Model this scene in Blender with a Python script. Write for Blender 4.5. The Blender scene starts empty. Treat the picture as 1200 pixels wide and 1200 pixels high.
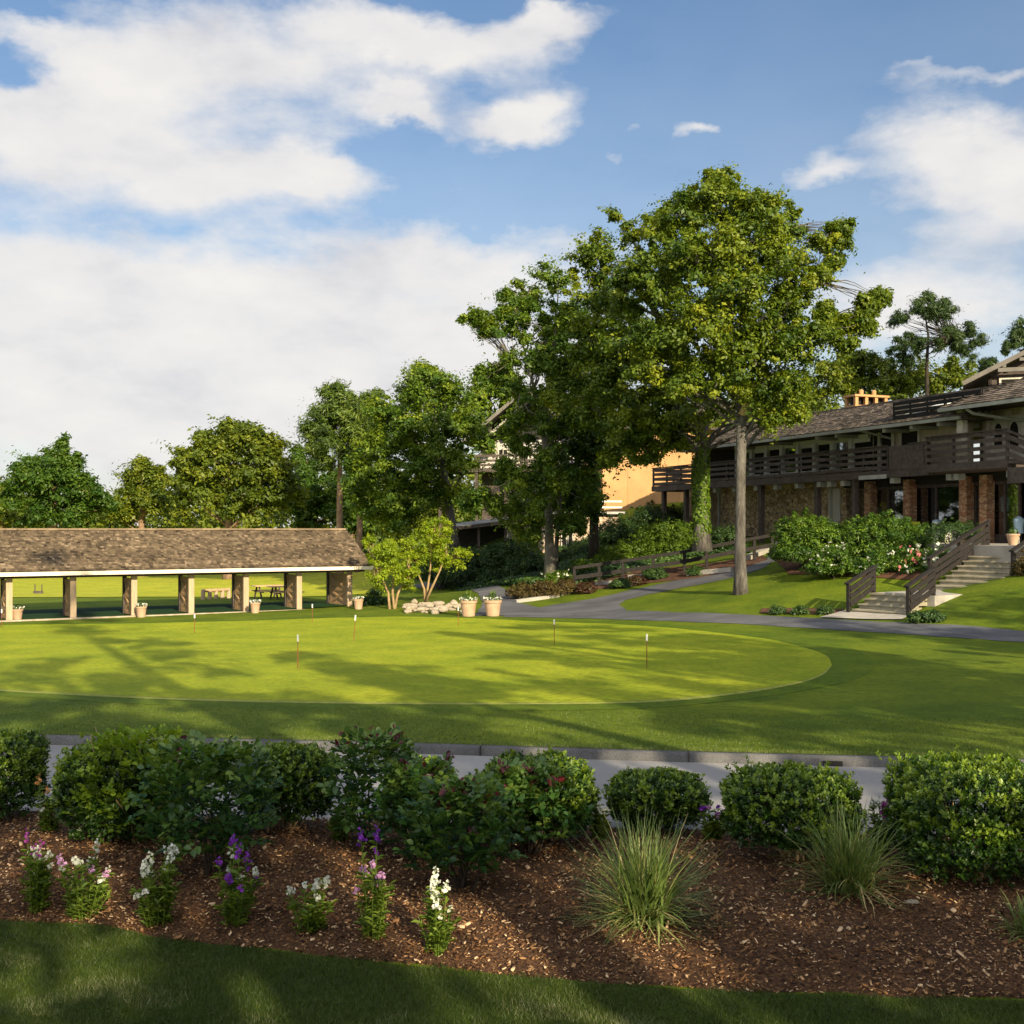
import bpy, bmesh, math, random
import numpy as np
from mathutils import Vector

rng = np.random.default_rng(11)
random.seed(5)
SC = bpy.context.scene
COL = SC.collection
F, HOR, CZ = 1400.0, 620.0, 4.0          # focal length in photo pixels, eye-level row, eye height (m)

# ------------------------------------------------------------------ objects
ORIG = {}

def tag(o, label=None, cat=None, group=None, kind=None):
    if label: o['label'] = label
    if cat: o['category'] = cat
    if group: o['group'] = group
    if kind: o['kind'] = kind
    return o

def thing(name, loc, label, cat, group=None):
    o = bpy.data.objects.new(name, None)
    o.empty_display_size = 0.2
    COL.objects.link(o)
    o.location = Vector([float(c) for c in loc])
    ORIG[o.name] = np.array(loc, float)
    return tag(o, label, cat, group)

def link_mesh(name, me, parent=None, origin=None):
    o = bpy.data.objects.new(name, me)
    COL.objects.link(o)
    if parent is not None:
        o.parent = parent
        ORIG[o.name] = ORIG[parent.name]
    elif origin is not None:
        o.location = Vector([float(c) for c in origin])
        ORIG[o.name] = np.array(origin, float)
    else:
        ORIG[o.name] = np.zeros(3)
    return o

def arrays_obj(name, V, Fc, mat, parent=None, origin=None, tint=None, smooth=False):
    """one mesh object out of numpy arrays (all faces the same size), world coordinates"""
    V = np.asarray(V, float)
    Fc = np.asarray(Fc, np.int32)
    off = ORIG[parent.name] if parent is not None else (np.array(origin, float) if origin is not None else np.zeros(3))
    V = V - off
    me = bpy.data.meshes.new(name)
    n, k = Fc.shape
    me.vertices.add(len(V)); me.vertices.foreach_set('co', V.astype(np.float32).ravel())
    me.loops.add(n * k); me.loops.foreach_set('vertex_index', Fc.ravel())
    me.polygons.add(n)
    me.polygons.foreach_set('loop_start', np.arange(0, n * k, k, dtype=np.int32))
    if smooth: me.polygons.foreach_set('use_smooth', np.ones(n, bool))
    me.update(calc_edges=True)
    if tint is not None:
        at = me.attributes.new('tint', 'FLOAT', 'POINT')
        at.data.foreach_set('value', np.asarray(tint, np.float32).ravel())
    me.materials.append(mat)
    return link_mesh(name, me, parent, origin)

class MB:
    """collects simple shapes and links them as ONE mesh object"""
    def __init__(s): s.v = []; s.f = []; s.t = []
    def add(s, V, Fs, t=0.5):
        b = len(s.v)
        s.v += [tuple(float(c) for c in p) for p in V]
        s.t += [t] * len(V)
        s.f += [tuple(b + i for i in f) for f in Fs]
        return s
    def hexa(s, P, t=0.5):
        return s.add(P, [(0, 3, 2, 1), (4, 5, 6, 7), (0, 1, 5, 4), (1, 2, 6, 5), (2, 3, 7, 6), (3, 0, 4, 7)], t)
    def box(s, c, h, t=0.5, rz=0.0):
        cx, cy, cz = c; hx, hy, hz = h; ca, sa = math.cos(rz), math.sin(rz)
        P = []
        for z in (-hz, hz):
            for x, y in ((-hx, -hy), (hx, -hy), (hx, hy), (-hx, hy)):
                P.append((cx + x * ca - y * sa, cy + x * sa + y * ca, cz + z))
        return s.hexa(P, t)
    def fbox(s, fr, a0, a1, d0, d1, z0, z1, t=0.5):
        P = [fr(a, d, z) for z in (z0, z1) for a, d in ((a0, d0), (a1, d0), (a1, d1), (a0, d1))]
        return s.hexa(P, t)
    def bar(s, p, q, w, h, t=0.5):
        """square bar from p to q: w wide (horizontally), h high"""
        p = np.array(p, float); q = np.array(q, float)
        d = q - p; d /= np.linalg.norm(d) + 1e-9
        up = np.array((0, 0, 1.0))
        if abs(d[2]) > 0.95: up = np.array((0, 1.0, 0))
        r = np.cross(d, up); r /= np.linalg.norm(r); u = np.cross(r, d)
        P = [e + r * x * w / 2 + u * z * h / 2 for e in (p, q) for x, z in ((-1, -1), (1, -1), (1, 1), (-1, 1))]
        return s.hexa(P, t)
    def tube(s, path, rad, n=8, cap=True, t=0.5):
        path = np.array(path, float); m = len(path)
        rad = np.interp(np.linspace(0, 1, m), np.linspace(0, 1, len(rad)), rad) if len(rad) != m else np.array(rad, float)
        V = []; ref = np.array((1.0, 0.13, 0.07))
        for i in range(m):
            d = path[min(i + 1, m - 1)] - path[max(i - 1, 0)]
            d = d / (np.linalg.norm(d) + 1e-9)
            r = np.cross(d, ref)
            if np.linalg.norm(r) < 0.15: r = np.cross(d, np.array((0, 1.0, 0)))
            r /= np.linalg.norm(r); u = np.cross(d, r)
            for k in range(n):
                a = 2 * math.pi * k / n
                V.append(path[i] + (r * math.cos(a) + u * math.sin(a)) * rad[i])
        Fs = []
        for i in range(m - 1):
            for k in range(n):
                a, b = i * n + k, i * n + (k + 1) % n
                Fs.append((a, b, b + n, a + n))
        if cap:
            Fs.append(tuple(range(n))[::-1]); Fs.append(tuple(range((m - 1) * n, m * n)))
        return s.add(V, Fs, t)
    def lathe(s, c, prof, n=20, t=0.5):
        """prof: list of (radius, height)"""
        V = []
        for r, z in prof:
            for k in range(n):
                a = 2 * math.pi * k / n
                V.append((c[0] + r * math.cos(a), c[1] + r * math.sin(a), c[2] + z))
        Fs = []
        for i in range(len(prof) - 1):
            for k in range(n):
                a, b = i * n + k, i * n + (k + 1) % n
                Fs.append((a, b, b + n, a + n))
        return s.add(V, Fs, t)
    def build(s, name, mat, parent=None, origin=None, smooth=False):
        off = ORIG[parent.name] if parent is not None else (np.array(origin, float) if origin is not None else np.zeros(3))
        me = bpy.data.meshes.new(name)
        V = np.array(s.v) - off
        me.from_pydata(V.tolist(), [], s.f)
        at = me.attributes.new('tint', 'FLOAT', 'POINT')
        at.data.foreach_set('value', np.asarray(s.t, np.float32))
        if smooth:
            me.polygons.foreach_set('use_smooth', np.ones(len(me.polygons), bool))
        me.update()
        me.materials.append(mat)
        return link_mesh(name, me, parent, origin)

def copy_tree(o, parent=None):
    c = o.copy(); COL.objects.link(c)
    ORIG[c.name] = ORIG[o.name]
    if parent is not None: c.parent = parent
    for ch in list(o.children): copy_tree(ch, c)
    return c

# ------------------------------------------------------------------ materials
def _nt(name):
    m = bpy.data.materials.new(name); m.use_nodes = True
    nt = m.node_tree; nt.nodes.clear()
    out = nt.nodes.new('ShaderNodeOutputMaterial')
    return m, nt, out

def N(nt, typ, **kw):
    n = nt.nodes.new(typ)
    for k, v in kw.items():
        if k.startswith('i_'):
            n.inputs[k[2:].replace('_', ' ')].default_value = v
        else:
            setattr(n, k, v)
    return n

def c4(c): return (c[0], c[1], c[2], 1.0)

def ramp(nt, cols, pos=None, interp='LINEAR'):
    r = nt.nodes.new('ShaderNodeValToRGB'); cr = r.color_ramp; cr.interpolation = interp
    pos = pos or [i / (len(cols) - 1) for i in range(len(cols))]
    cr.elements[0].position = pos[0]; cr.elements[0].color = c4(cols[0])
    cr.elements[1].position = pos[-1]; cr.elements[1].color = c4(cols[-1])
    for p, c in list(zip(pos, cols))[1:-1]:
        e = cr.elements.new(p); e.color = c4(c)
    return r

def tex_noise(nt, coord, scale, detail=4, rough=0.55, stretch=None, dist=0.0):
    v = coord
    if stretch:
        mp = N(nt, 'ShaderNodeMapping'); mp.inputs['Scale'].default_value = stretch
        nt.links.new(coord, mp.inputs['Vector']); v = mp.outputs['Vector']
    t = N(nt, 'ShaderNodeTexNoise'); t.inputs['Scale'].default_value = scale
    t.inputs['Detail'].default_value = detail; t.inputs['Roughness'].default_value = rough
    t.inputs['Distortion'].default_value = dist
    nt.links.new(v, t.inputs['Vector'])
    return t.outputs['Fac']

def surf(name, layers, rough=0.8, bump=None, spec=0.3, metallic=0.0, tint=None):
    """layers: list of (cols, pos, scale, detail, stretch, weight): noise ramps multiplied/mixed in order.
    tint: colours for a per-vertex 'tint' attribute as the first layer."""
    m, nt, out = _nt(name)
    co = N(nt, 'ShaderNodeTexCoord').outputs['Object']
    col = None
    if tint:
        at = N(nt, 'ShaderNodeAttribute'); at.attribute_name = 'tint'
        r = ramp(nt, tint); nt.links.new(at.outputs['Fac'], r.inputs['Fac']); col = r.outputs['Color']
    for (cols, pos, scale, detail, stretch, w) in layers:
        f = tex_noise(nt, co, scale, detail, 0.6, stretch)
        r = ramp(nt, cols, pos); nt.links.new(f, r.inputs['Fac'])
        if col is None: col = r.outputs['Color']
        else:
            mx = N(nt, 'ShaderNodeMix', data_type='RGBA', blend_type='MULTIPLY' if w < 0 else 'MIX')
            mx.inputs['Factor'].default_value = abs(w)
            nt.links.new(col, mx.inputs['A']); nt.links.new(r.outputs['Color'], mx.inputs['B'])
            col = mx.outputs['Result']
    b = N(nt, 'ShaderNodeBsdfPrincipled')
    b.inputs['Roughness'].default_value = rough; b.inputs['Specular IOR Level'].default_value = spec
    b.inputs['Metallic'].default_value = metallic
    nt.links.new(col, b.inputs['Base Color'])
    if bump:
        sc, strength, dist, stretch = bump
        f = tex_noise(nt, co, sc, 5, 0.65, stretch)
        bp = N(nt, 'ShaderNodeBump'); bp.inputs['Strength'].default_value = strength; bp.inputs['Distance'].default_value = dist
        nt.links.new(f, bp.inputs['Height']); nt.links.new(bp.outputs['Normal'], b.inputs['Normal'])
    nt.links.new(b.outputs['BSDF'], out.inputs['Surface'])
    return m

def leafmat(name, cols, transl=0.35, rough=0.5, spec=0.35, tcol=None):
    m, nt, out = _nt(name)
    at = N(nt, 'ShaderNodeAttribute'); at.attribute_name = 'tint'
    r = ramp(nt, cols); nt.links.new(at.outputs['Fac'], r.inputs['Fac'])
    b = N(nt, 'ShaderNodeBsdfPrincipled'); b.inputs['Roughness'].default_value = rough
    b.inputs['Specular IOR Level'].default_value = spec
    nt.links.new(r.outputs['Color'], b.inputs['Base Color'])
    tr = N(nt, 'ShaderNodeBsdfTranslucent')
    mx2 = N(nt, 'ShaderNodeMix', data_type='RGBA', blend_type='MULTIPLY'); mx2.inputs['Factor'].default_value = 1.0
    nt.links.new(r.outputs['Color'], mx2.inputs['A']); mx2.inputs['B'].default_value = c4(tcol or (1.5, 1.35, 0.5))
    nt.links.new(mx2.outputs['Result'], tr.inputs['Color'])
    ms = N(nt, 'ShaderNodeMixShader'); ms.inputs['Fac'].default_value = transl
    nt.links.new(b.outputs['BSDF'], ms.inputs[1]); nt.links.new(tr.outputs['BSDF'], ms.inputs[2])
    nt.links.new(ms.outputs['Shader'], out.inputs['Surface'])
    return m

def stonemat(name, cols, mortar, scale, stretch=(1, 1, 1), bump=0.5):
    """rubble stone: voronoi cells with mortar between"""
    m, nt, out = _nt(name)
    co = N(nt, 'ShaderNodeTexCoord').outputs['Object']
    mp = N(nt, 'ShaderNodeMapping'); mp.inputs['Scale'].default_value = stretch
    nt.links.new(co, mp.inputs['Vector'])
    nz = N(nt, 'ShaderNodeTexNoise'); nz.inputs['Scale'].default_value = 2.5; nt.links.new(mp.outputs['Vector'], nz.inputs['Vector'])
    add = N(nt, 'ShaderNodeMix', data_type='RGBA', blend_type='ADD'); add.inputs['Factor'].default_value = 0.18
    nt.links.new(mp.outputs['Vector'], add.inputs['A']); nt.links.new(nz.outputs['Color'], add.inputs['B'])
    v1 = N(nt, 'ShaderNodeTexVoronoi'); v1.inputs['Scale'].default_value = scale
    v2 = N(nt, 'ShaderNodeTexVoronoi', feature='DISTANCE_TO_EDGE'); v2.inputs['Scale'].default_value = scale
    nt.links.new(add.outputs['Result'], v1.inputs['Vector']); nt.links.new(add.outputs['Result'], v2.inputs['Vector'])
    sp = N(nt, 'ShaderNodeSeparateColor'); nt.links.new(v1.outputs['Color'], sp.inputs['Color'])
    r = ramp(nt, cols); nt.links.new(sp.outputs['Red'], r.inputs['Fac'])
    e = ramp(nt, [(0, 0, 0), (1, 1, 1)], [0.02, 0.07]); nt.links.new(v2.outputs['Distance'], e.inputs['Fac'])
    mx = N(nt, 'ShaderNodeMix', data_type='RGBA')
    nt.links.new(e.outputs['Color'], mx.inputs['Factor']); mx.inputs['A'].default_value = c4(mortar)
    nt.links.new(r.outputs['Color'], mx.inputs['B'])
    b = N(nt, 'ShaderNodeBsdfPrincipled'); b.inputs['Roughness'].default_value = 0.85
    nt.links.new(mx.outputs['Result'], b.inputs['Base Color'])
    bp = N(nt, 'ShaderNodeBump'); bp.inputs['Strength'].default_value = bump; bp.inputs['Distance'].default_value = 0.05
    nt.links.new(e.outputs['Color'], bp.inputs['Height']); nt.links.new(bp.outputs['Normal'], b.inputs['Normal'])
    nt.links.new(b.outputs['BSDF'], out.inputs['Surface'])
    return m

def glassmat(name, tint=(0.02, 0.025, 0.03)):
    m, nt, out = _nt(name)
    gl = N(nt, 'ShaderNodeBsdfGlossy'); gl.inputs['Roughness'].default_value = 0.03; gl.inputs['Color'].default_value = (0.8, 0.85, 0.9, 1)
    tr = N(nt, 'ShaderNodeBsdfTransparent'); tr.inputs['Color'].default_value = (0.75, 0.8, 0.78, 1)
    fr = N(nt, 'ShaderNodeFresnel'); fr.inputs['IOR'].default_value = 1.5
    ms = N(nt, 'ShaderNodeMixShader')
    sc_ = N(nt, 'ShaderNodeMath', operation='MULTIPLY'); nt.links.new(fr.outputs['Fac'], sc_.inputs[0]); sc_.inputs[1].default_value = 0.35
    nt.links.new(sc_.outputs[0], ms.inputs['Fac']); nt.links.new(tr.outputs['BSDF'], ms.inputs[1]); nt.links.new(gl.outputs['BSDF'], ms.inputs[2])
    nt.links.new(ms.outputs['Shader'], out.inputs['Surface'])
    return m

M = {}
def W(g, d=0.75): return [(g * d, g * d, g * d), (g, g, g)]
G1 = (1, 1, 1)
def grass(name, a, b, c, mow=None, fine=60):
    return surf(name, [([a, b], [0.35, 0.65], 0.55, 5, None, 1),
                       ([(0.62, 0.62, 0.62), (1.25, 1.25, 1.15)], [0.3, 0.7], 7.0, 6, None, -0.75),
                       ([(0.45, 0.5, 0.45), (1.45, 1.4, 1.3)], [0.3, 0.7], fine, 3, mow, -0.7),
                       ([c, c], [0, 1], 1, 1, None, 0.0)],
                rough=0.8, bump=(fine, 0.6, 0.03, mow), spec=0.15)
M['lawn'] = grass('lawn_grass', (0.066, 0.108, 0.005), (0.125, 0.165, 0.008), G1)
M['green'] = grass('green_turf', (0.205, 0.265, 0.012), (0.310, 0.345, 0.018), G1, fine=140)
M['collar'] = grass('collar_turf', (0.066, 0.112, 0.005), (0.105, 0.152, 0.008), G1, fine=100)
M['field'] = grass('field_grass', (0.28, 0.32, 0.024), (0.40, 0.40, 0.038), G1, fine=20)
M['shade_turf'] = grass('painted_shade_turf', (0.012, 0.045, 0.012), (0.020, 0.060, 0.016), G1)  # dark green with the shade of the shelter floor put into the colour
M['asphalt'] = surf('old_asphalt', [([(0.075, 0.078, 0.088), (0.125, 0.125, 0.135)], [0.3, 0.7], 0.5, 5, None, 1), ([(0.72, 0.72, 0.72), (1.12, 1.12, 1.10)], [0.42, 0.58], 0.22, 6, (1, 3, 1), -0.8),
                    ([(0.55, 0.55, 0.55), (1.35, 1.35, 1.35)], [0.3, 0.7], 45, 3, None, -0.6)], 0.9, (60, 0.4, 0.02, None))
M['road'] = surf('pale_road', [([(0.22, 0.215, 0.212), (0.30, 0.292, 0.285)], [0.3, 0.7], 0.6, 5, None, 1),
                 ([(0.6, 0.6, 0.6), (1.3, 1.3, 1.3)], [0.3, 0.7], 90, 3, None, -0.5)], 0.9, (120, 0.4, 0.01, None))
M['kerb'] = surf('kerb_concrete', [([(0.085, 0.085, 0.088), (0.15, 0.147, 0.145)], [0.3, 0.7], 2.2, 6, None, 1),
                 ([(0.45, 0.45, 0.45), (1.35, 1.35, 1.35)], [0.35, 0.65], 75, 3, None, -0.7)], 0.9, (90, 0.7, 0.02, None))
M['concrete'] = surf('pale_concrete', [([(0.27, 0.25, 0.215), (0.38, 0.355, 0.315)], [0.3, 0.7], 1.5, 6, None, 1),
                     ([(0.75, 0.75, 0.75), (1.15, 1.15, 1.15)], [0.3, 0.7], 40, 3, None, -0.6)], 0.9, (50, 0.3, 0.01, None))
M['step'] = surf('step_stone', [([(0.20, 0.18, 0.12), (0.38, 0.34, 0.25)], [0.3, 0.7], 2.5, 6, None, 1),
                 ([(0.6, 0.6, 0.6), (1.2, 1.2, 1.2)], [0.3, 0.7], 30, 3, None, -0.6)], 0.9, (40, 0.5, 0.02, None))
M['mulch'] = surf('bark_mulch', [([(0.026, 0.012, 0.006), (0.105, 0.050, 0.022), (0.22, 0.118, 0.052)], [0.3, 0.5, 0.7], 38, 5, None, 1),
                  ([(0.5, 0.5, 0.5), (1.3, 1.3, 1.3)], [0.35, 0.65], 3, 5, None, -0.6)], 0.95, (45, 1.0, 0.05, None))
M['chip'] = surf('mulch_chips', [], 0.85, None, 0.2, tint=[(0.018, 0.008, 0.004), (0.095, 0.043, 0.018), (0.22, 0.112, 0.046), (0.38, 0.225, 0.11), (0.62, 0.45, 0.27)])
M['bark'] = surf('grey_bark', [([(0.030, 0.027, 0.023), (0.095, 0.086, 0.074), (0.17, 0.158, 0.14)], [0.3, 0.5, 0.7], 3.5, 6, (1, 1, 0.25), 1),
                 ([(0.5, 0.5, 0.5), (1.3, 1.3, 1.3)], [0.3, 0.7], 14, 4, (1, 1, 0.3), -0.7)], 0.9, (12, 1.0, 0.06, (1, 1, 0.25)))
M['bark_pale'] = surf('pale_bark', [([(0.05, 0.045, 0.034), (0.13, 0.12, 0.095), (0.20, 0.185, 0.15)], [0.3, 0.5, 0.7], 3.5, 6, (1, 1, 0.3), 1)],
                      0.9, (12, 0.8, 0.05, (1, 1, 0.3)))
M['bark_dark'] = surf('dark_bark', [([(0.018, 0.014, 0.010), (0.06, 0.048, 0.035)], [0.3, 0.7], 4, 6, (1, 1, 0.3), 1)], 0.95, (12, 0.8, 0.05, (1, 1, 0.3)))
M['bark_pine'] = surf('pine_bark', [([(0.12, 0.07, 0.04), (0.30, 0.20, 0.13)], [0.3, 0.7], 4, 6, (1, 1, 0.4), 1)], 0.95, (12, 0.8, 0.05, (1, 1, 0.3)))
M['twig_tan'] = surf('tan_stem_bark', [([(0.20, 0.13, 0.06), (0.38, 0.27, 0.14)], [0.3, 0.7], 8, 5, (1, 1, 0.3), 1)], 0.8, (20, 0.5, 0.02, (1, 1, 0.3)))
M['raw_wood'] = surf('torn_raw_wood', [([(0.50, 0.33, 0.16), (0.70, 0.52, 0.30)], [0.3, 0.7], 8, 4, (1, 1, 0.2), 1)], 0.8, (20, 0.5, 0.02, (1, 1, 0.2)))
M['fence_wood'] = surf('dark_fence_wood', [([(0.009, 0.007, 0.0065), (0.022, 0.018, 0.016)], [0.3, 0.7], 6, 5, None, 1)], 0.8)
M['dark_wood'] = surf('dark_stained_wood', [([(0.046, 0.034, 0.030), (0.098, 0.076, 0.066)], [0.3, 0.7], 6, 5, (1, 1, 1), 1),
                      ([(0.6, 0.6, 0.6), (1.4, 1.4, 1.4)], [0.3, 0.7], 1.1, 3, None, -0.6)], 0.75, (25, 0.4, 0.02, None))
M['black_wood'] = surf('black_painted_wood', [([(0.010, 0.009, 0.009), (0.022, 0.020, 0.019)], [0.3, 0.7], 4, 5, None, 1)], 0.7)
M['timber'] = surf('weathered_timber', [([(0.40, 0.25, 0.12), (0.58, 0.40, 0.22)], [0.3, 0.7], 3, 6, (6, 6, 0.5), 1)], 0.85, (20, 0.4, 0.02, (3, 3, 0.3)))
M['timber_pale'] = surf('bleached_timber', [([(0.31, 0.22, 0.14), (0.45, 0.335, 0.225)], [0.3, 0.7], 3, 6, (6, 6, 0.5), 1)], 0.85, (20, 0.3, 0.02, (3, 3, 0.3)))
M['fascia'] = surf('cream_fascia_paint', [([(0.62, 0.53, 0.40), (0.78, 0.70, 0.56)], [0.3, 0.7], 2, 5, None, 1)], 0.7)
M['cream'] = surf('cream_trim_paint', [([(0.50, 0.46, 0.38), (0.66, 0.62, 0.54)], [0.3, 0.7], 2, 5, None, 1)], 0.7)
M['white'] = surf('white_paint', [([(0.66, 0.65, 0.62), (0.80, 0.79, 0.76)], [0.3, 0.7], 2, 5, None, 1)], 0.6)
M['gutter'] = surf('grey_gutter_paint', [([(0.26, 0.26, 0.24), (0.40, 0.40, 0.37)], [0.3, 0.7], 1.5, 5, None, 1)], 0.6)
M['trim_dull'] = surf('dull_trim_paint', [([(0.11, 0.10, 0.085), (0.17, 0.155, 0.135)], [0.3, 0.7], 2, 5, None, 1)], 0.7)
M['siding'] = surf('tan_board_siding', [([(0.42, 0.34, 0.25), (0.56, 0.47, 0.36)], [0.35, 0.65], 4, 4, (3, 3, 0.15), 1)], 0.8, (8, 0.6, 0.03, (3, 3, 0.02)))
M['stucco'] = surf('peach_stucco', [([(0.36, 0.20, 0.085), (0.45, 0.265, 0.120)], [0.3, 0.7], 0.8, 5, None, 1)], 0.9, (30, 0.2, 0.01, None))
M['plaster'] = surf('white_plaster', [([(0.40, 0.37, 0.34), (0.52, 0.485, 0.45)], [0.3, 0.7], 0.8, 5, None, 1)], 0.9)
M['shingle'] = surf('cedar_shingles', [([(0.7, 0.68, 0.66), (1.15, 1.12, 1.1)], [0.3, 0.7], 0.8, 5, None, -0.9)], 0.9, (30, 0.3, 0.02, None), 0.2,
                    tint=[(0.034, 0.026, 0.018), (0.090, 0.068, 0.044), (0.155, 0.118, 0.076), (0.27, 0.21, 0.14)])
M['shingle_grey'] = surf('weathered_shakes', [([(0.6, 0.58, 0.56), (1.15, 1.12, 1.1)], [0.3, 0.7], 0.8, 5, None, -0.9)], 0.9, (30, 0.3, 0.02, None), 0.2,
                    tint=[(0.050, 0.042, 0.036), (0.100, 0.084, 0.070), (0.155, 0.130, 0.108), (0.24, 0.205, 0.17)])
M['metal_roof'] = surf('grey_metal_roof', [([(0.15, 0.155, 0.165), (0.21, 0.215, 0.225)], [0.3, 0.7], 1, 4, None, 1)], 0.55)
M['rubble'] = stonemat('rubble_stone', [(0.20, 0.13, 0.07), (0.42, 0.29, 0.16), (0.55, 0.42, 0.26), (0.30, 0.23, 0.16)], (0.08, 0.06, 0.042), 3.2, (1, 1, 1.3))
M['pillar'] = stonemat('stacked_brick', [(0.30, 0.12, 0.06), (0.42, 0.21, 0.11), (0.52, 0.36, 0.22), (0.22, 0.10, 0.06)], (0.12, 0.085, 0.06), 4.5, (1, 1, 2.4))
M['wallbrick'] = stonemat('mixed_brickwork', [(0.30, 0.20, 0.13), (0.46, 0.36, 0.27), (0.40, 0.26, 0.17), (0.55, 0.46, 0.36)], (0.35, 0.30, 0.24), 4.0, (1, 1, 2.2))
M['glass'] = glassmat('window_glass')
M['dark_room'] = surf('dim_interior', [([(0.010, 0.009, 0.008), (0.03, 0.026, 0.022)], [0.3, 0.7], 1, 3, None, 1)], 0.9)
M['terracotta'] = surf('pale_terracotta', [([(0.33, 0.21, 0.13), (0.45, 0.31, 0.205)], [0.3, 0.7], 4, 5, None, 1)], 0.8)
M['rock'] = surf('pale_rock', [([(0.24, 0.19, 0.13), (0.42, 0.36, 0.28)], [0.3, 0.7], 3, 6, None, 1)], 0.9, (8, 0.6, 0.04, None))
M['soil'] = surf('red_brown_mulch', [([(0.05, 0.022, 0.012), (0.13, 0.06, 0.03)], [0.3, 0.7], 5, 6, None, 1)], 0.95, (20, 0.8, 0.05, None))
M['rod'] = surf('red_brown_rod', [([(0.16, 0.035, 0.02), (0.22, 0.05, 0.03)], [0.3, 0.7], 5, 2, None, 1)], 0.5)
M['blue'] = surf('pale_blue_fabric', [([(0.28, 0.42, 0.55), (0.40, 0.55, 0.66)], [0.3, 0.7], 5, 3, None, 1)], 0.7)
M['red'] = surf('dark_red_fabric', [([(0.25, 0.02, 0.03), (0.40, 0.04, 0.05)], [0.3, 0.7], 5, 3, None, 1)], 0.8)
M['yellow'] = surf('yellow_plastic', [([(0.60, 0.55, 0.03), (0.70, 0.65, 0.06)], [0.3, 0.7], 5, 3, None, 1)], 0.5)
M['teal'] = surf('teal_fabric', [([(0.02, 0.16, 0.18), (0.04, 0.24, 0.26)], [0.3, 0.7], 5, 3, None, 1)], 0.8)
M['pale_green'] = surf('pale_green_paint', [([(0.36, 0.42, 0.22), (0.46, 0.52, 0.30)], [0.3, 0.7], 5, 3, None, 1)], 0.7)
# foliage: real leaf colours
M['oak'] = leafmat('oak_leaves', [(0.018, 0.046, 0.004), (0.058, 0.106, 0.006), (0.145, 0.195, 0.010), (0.32, 0.34, 0.020)])
M['oak_dark'] = leafmat('deep_green_leaves', [(0.016, 0.046, 0.006), (0.036, 0.086, 0.008), (0.070, 0.130, 0.010), (0.14, 0.20, 0.014)])
M['leaf_mid'] = leafmat('mid_green_leaves', [(0.018, 0.050, 0.005), (0.052, 0.108, 0.008), (0.115, 0.180, 0.012), (0.26, 0.31, 0.022)])
M['leaf_far'] = leafmat('olive_green_leaves', [(0.028, 0.056, 0.006), (0.066, 0.104, 0.008), (0.130, 0.168, 0.011), (0.25, 0.27, 0.018)])
M['pine'] = leafmat('pine_needles', [(0.022, 0.046, 0.008), (0.045, 0.082, 0.010), (0.085, 0.130, 0.014), (0.15, 0.19, 0.020)], 0.15)
M['pine_dark'] = leafmat('dark_pine_needles', [(0.010, 0.024, 0.007), (0.020, 0.042, 0.009), (0.036, 0.066, 0.012), (0.06, 0.095, 0.016)], 0.1)
M['maple'] = leafmat('yellow_green_leaves', [(0.11, 0.18, 0.010), (0.20, 0.29, 0.014), (0.31, 0.40, 0.02), (0.42, 0.48, 0.03)], 0.45)
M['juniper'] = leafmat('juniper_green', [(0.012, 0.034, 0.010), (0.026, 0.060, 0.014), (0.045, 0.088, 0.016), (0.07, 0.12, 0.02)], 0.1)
M['juniper_bright'] = leafmat('bright_groundcover', [(0.04, 0.08, 0.008), (0.07, 0.13, 0.010), (0.10, 0.17, 0.012), (0.15, 0.22, 0.018)], 0.25)  # brighter, yellower leaf colour than the dark junipers
M['rhodo'] = leafmat('rhododendron_leaves', [(0.016, 0.044, 0.007), (0.040, 0.092, 0.010), (0.085, 0.155, 0.014), (0.17, 0.25, 0.02)], 0.2, 0.4)
M['pale_turf'] = grass('pale_turf_edge', (0.24, 0.27, 0.05), (0.32, 0.34, 0.08), G1, fine=100)
M['box'] = leafmat('boxwood_leaves', [(0.010, 0.034, 0.005), (0.026, 0.070, 0.008), (0.070, 0.140, 0.012), (0.20, 0.29, 0.024)], 0.3, 0.38, 0.5)
M['rose'] = leafmat('rose_leaves', [(0.014, 0.048, 0.012), (0.030, 0.085, 0.018), (0.075, 0.15, 0.026), (0.18, 0.27, 0.05)], 0.25, 0.4, 0.5)
M['rose_red'] = leafmat('red_young_leaves', [(0.035, 0.006, 0.009), (0.085, 0.012, 0.015), (0.16, 0.022, 0.024)], 0.3, 0.4, 0.5, (1.3, 0.5, 0.4))
M['shrub_bright'] = leafmat('light_shrub_leaves', [(0.05, 0.10, 0.010), (0.10, 0.18, 0.014), (0.18, 0.28, 0.020), (0.30, 0.40, 0.035)], 0.35)  # the shrub's own light yellow-green leaf colour
M['snap'] = leafmat('snapdragon_leaves', [(0.06, 0.11, 0.014), (0.12, 0.19, 0.022), (0.22, 0.30, 0.04)], 0.3)
M['blade'] = leafmat('fountain_grass_blades', [(0.045, 0.085, 0.018), (0.10, 0.155, 0.036), (0.19, 0.25, 0.07), (0.48, 0.39, 0.19)], 0.25)
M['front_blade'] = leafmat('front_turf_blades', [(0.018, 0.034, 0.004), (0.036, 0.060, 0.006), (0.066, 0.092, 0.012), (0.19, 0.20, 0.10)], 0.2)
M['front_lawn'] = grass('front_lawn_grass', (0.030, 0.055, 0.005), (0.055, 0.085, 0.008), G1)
M['turf_blade'] = leafmat('turf_blades', [(0.030, 0.060, 0.006), (0.055, 0.095, 0.010), (0.09, 0.135, 0.016), (0.17, 0.19, 0.07)], 0.25)
M['heather'] = leafmat('brown_heather', [(0.035, 0.028, 0.010), (0.075, 0.055, 0.018), (0.12, 0.085, 0.025), (0.08, 0.10, 0.02)], 0.15)
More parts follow.
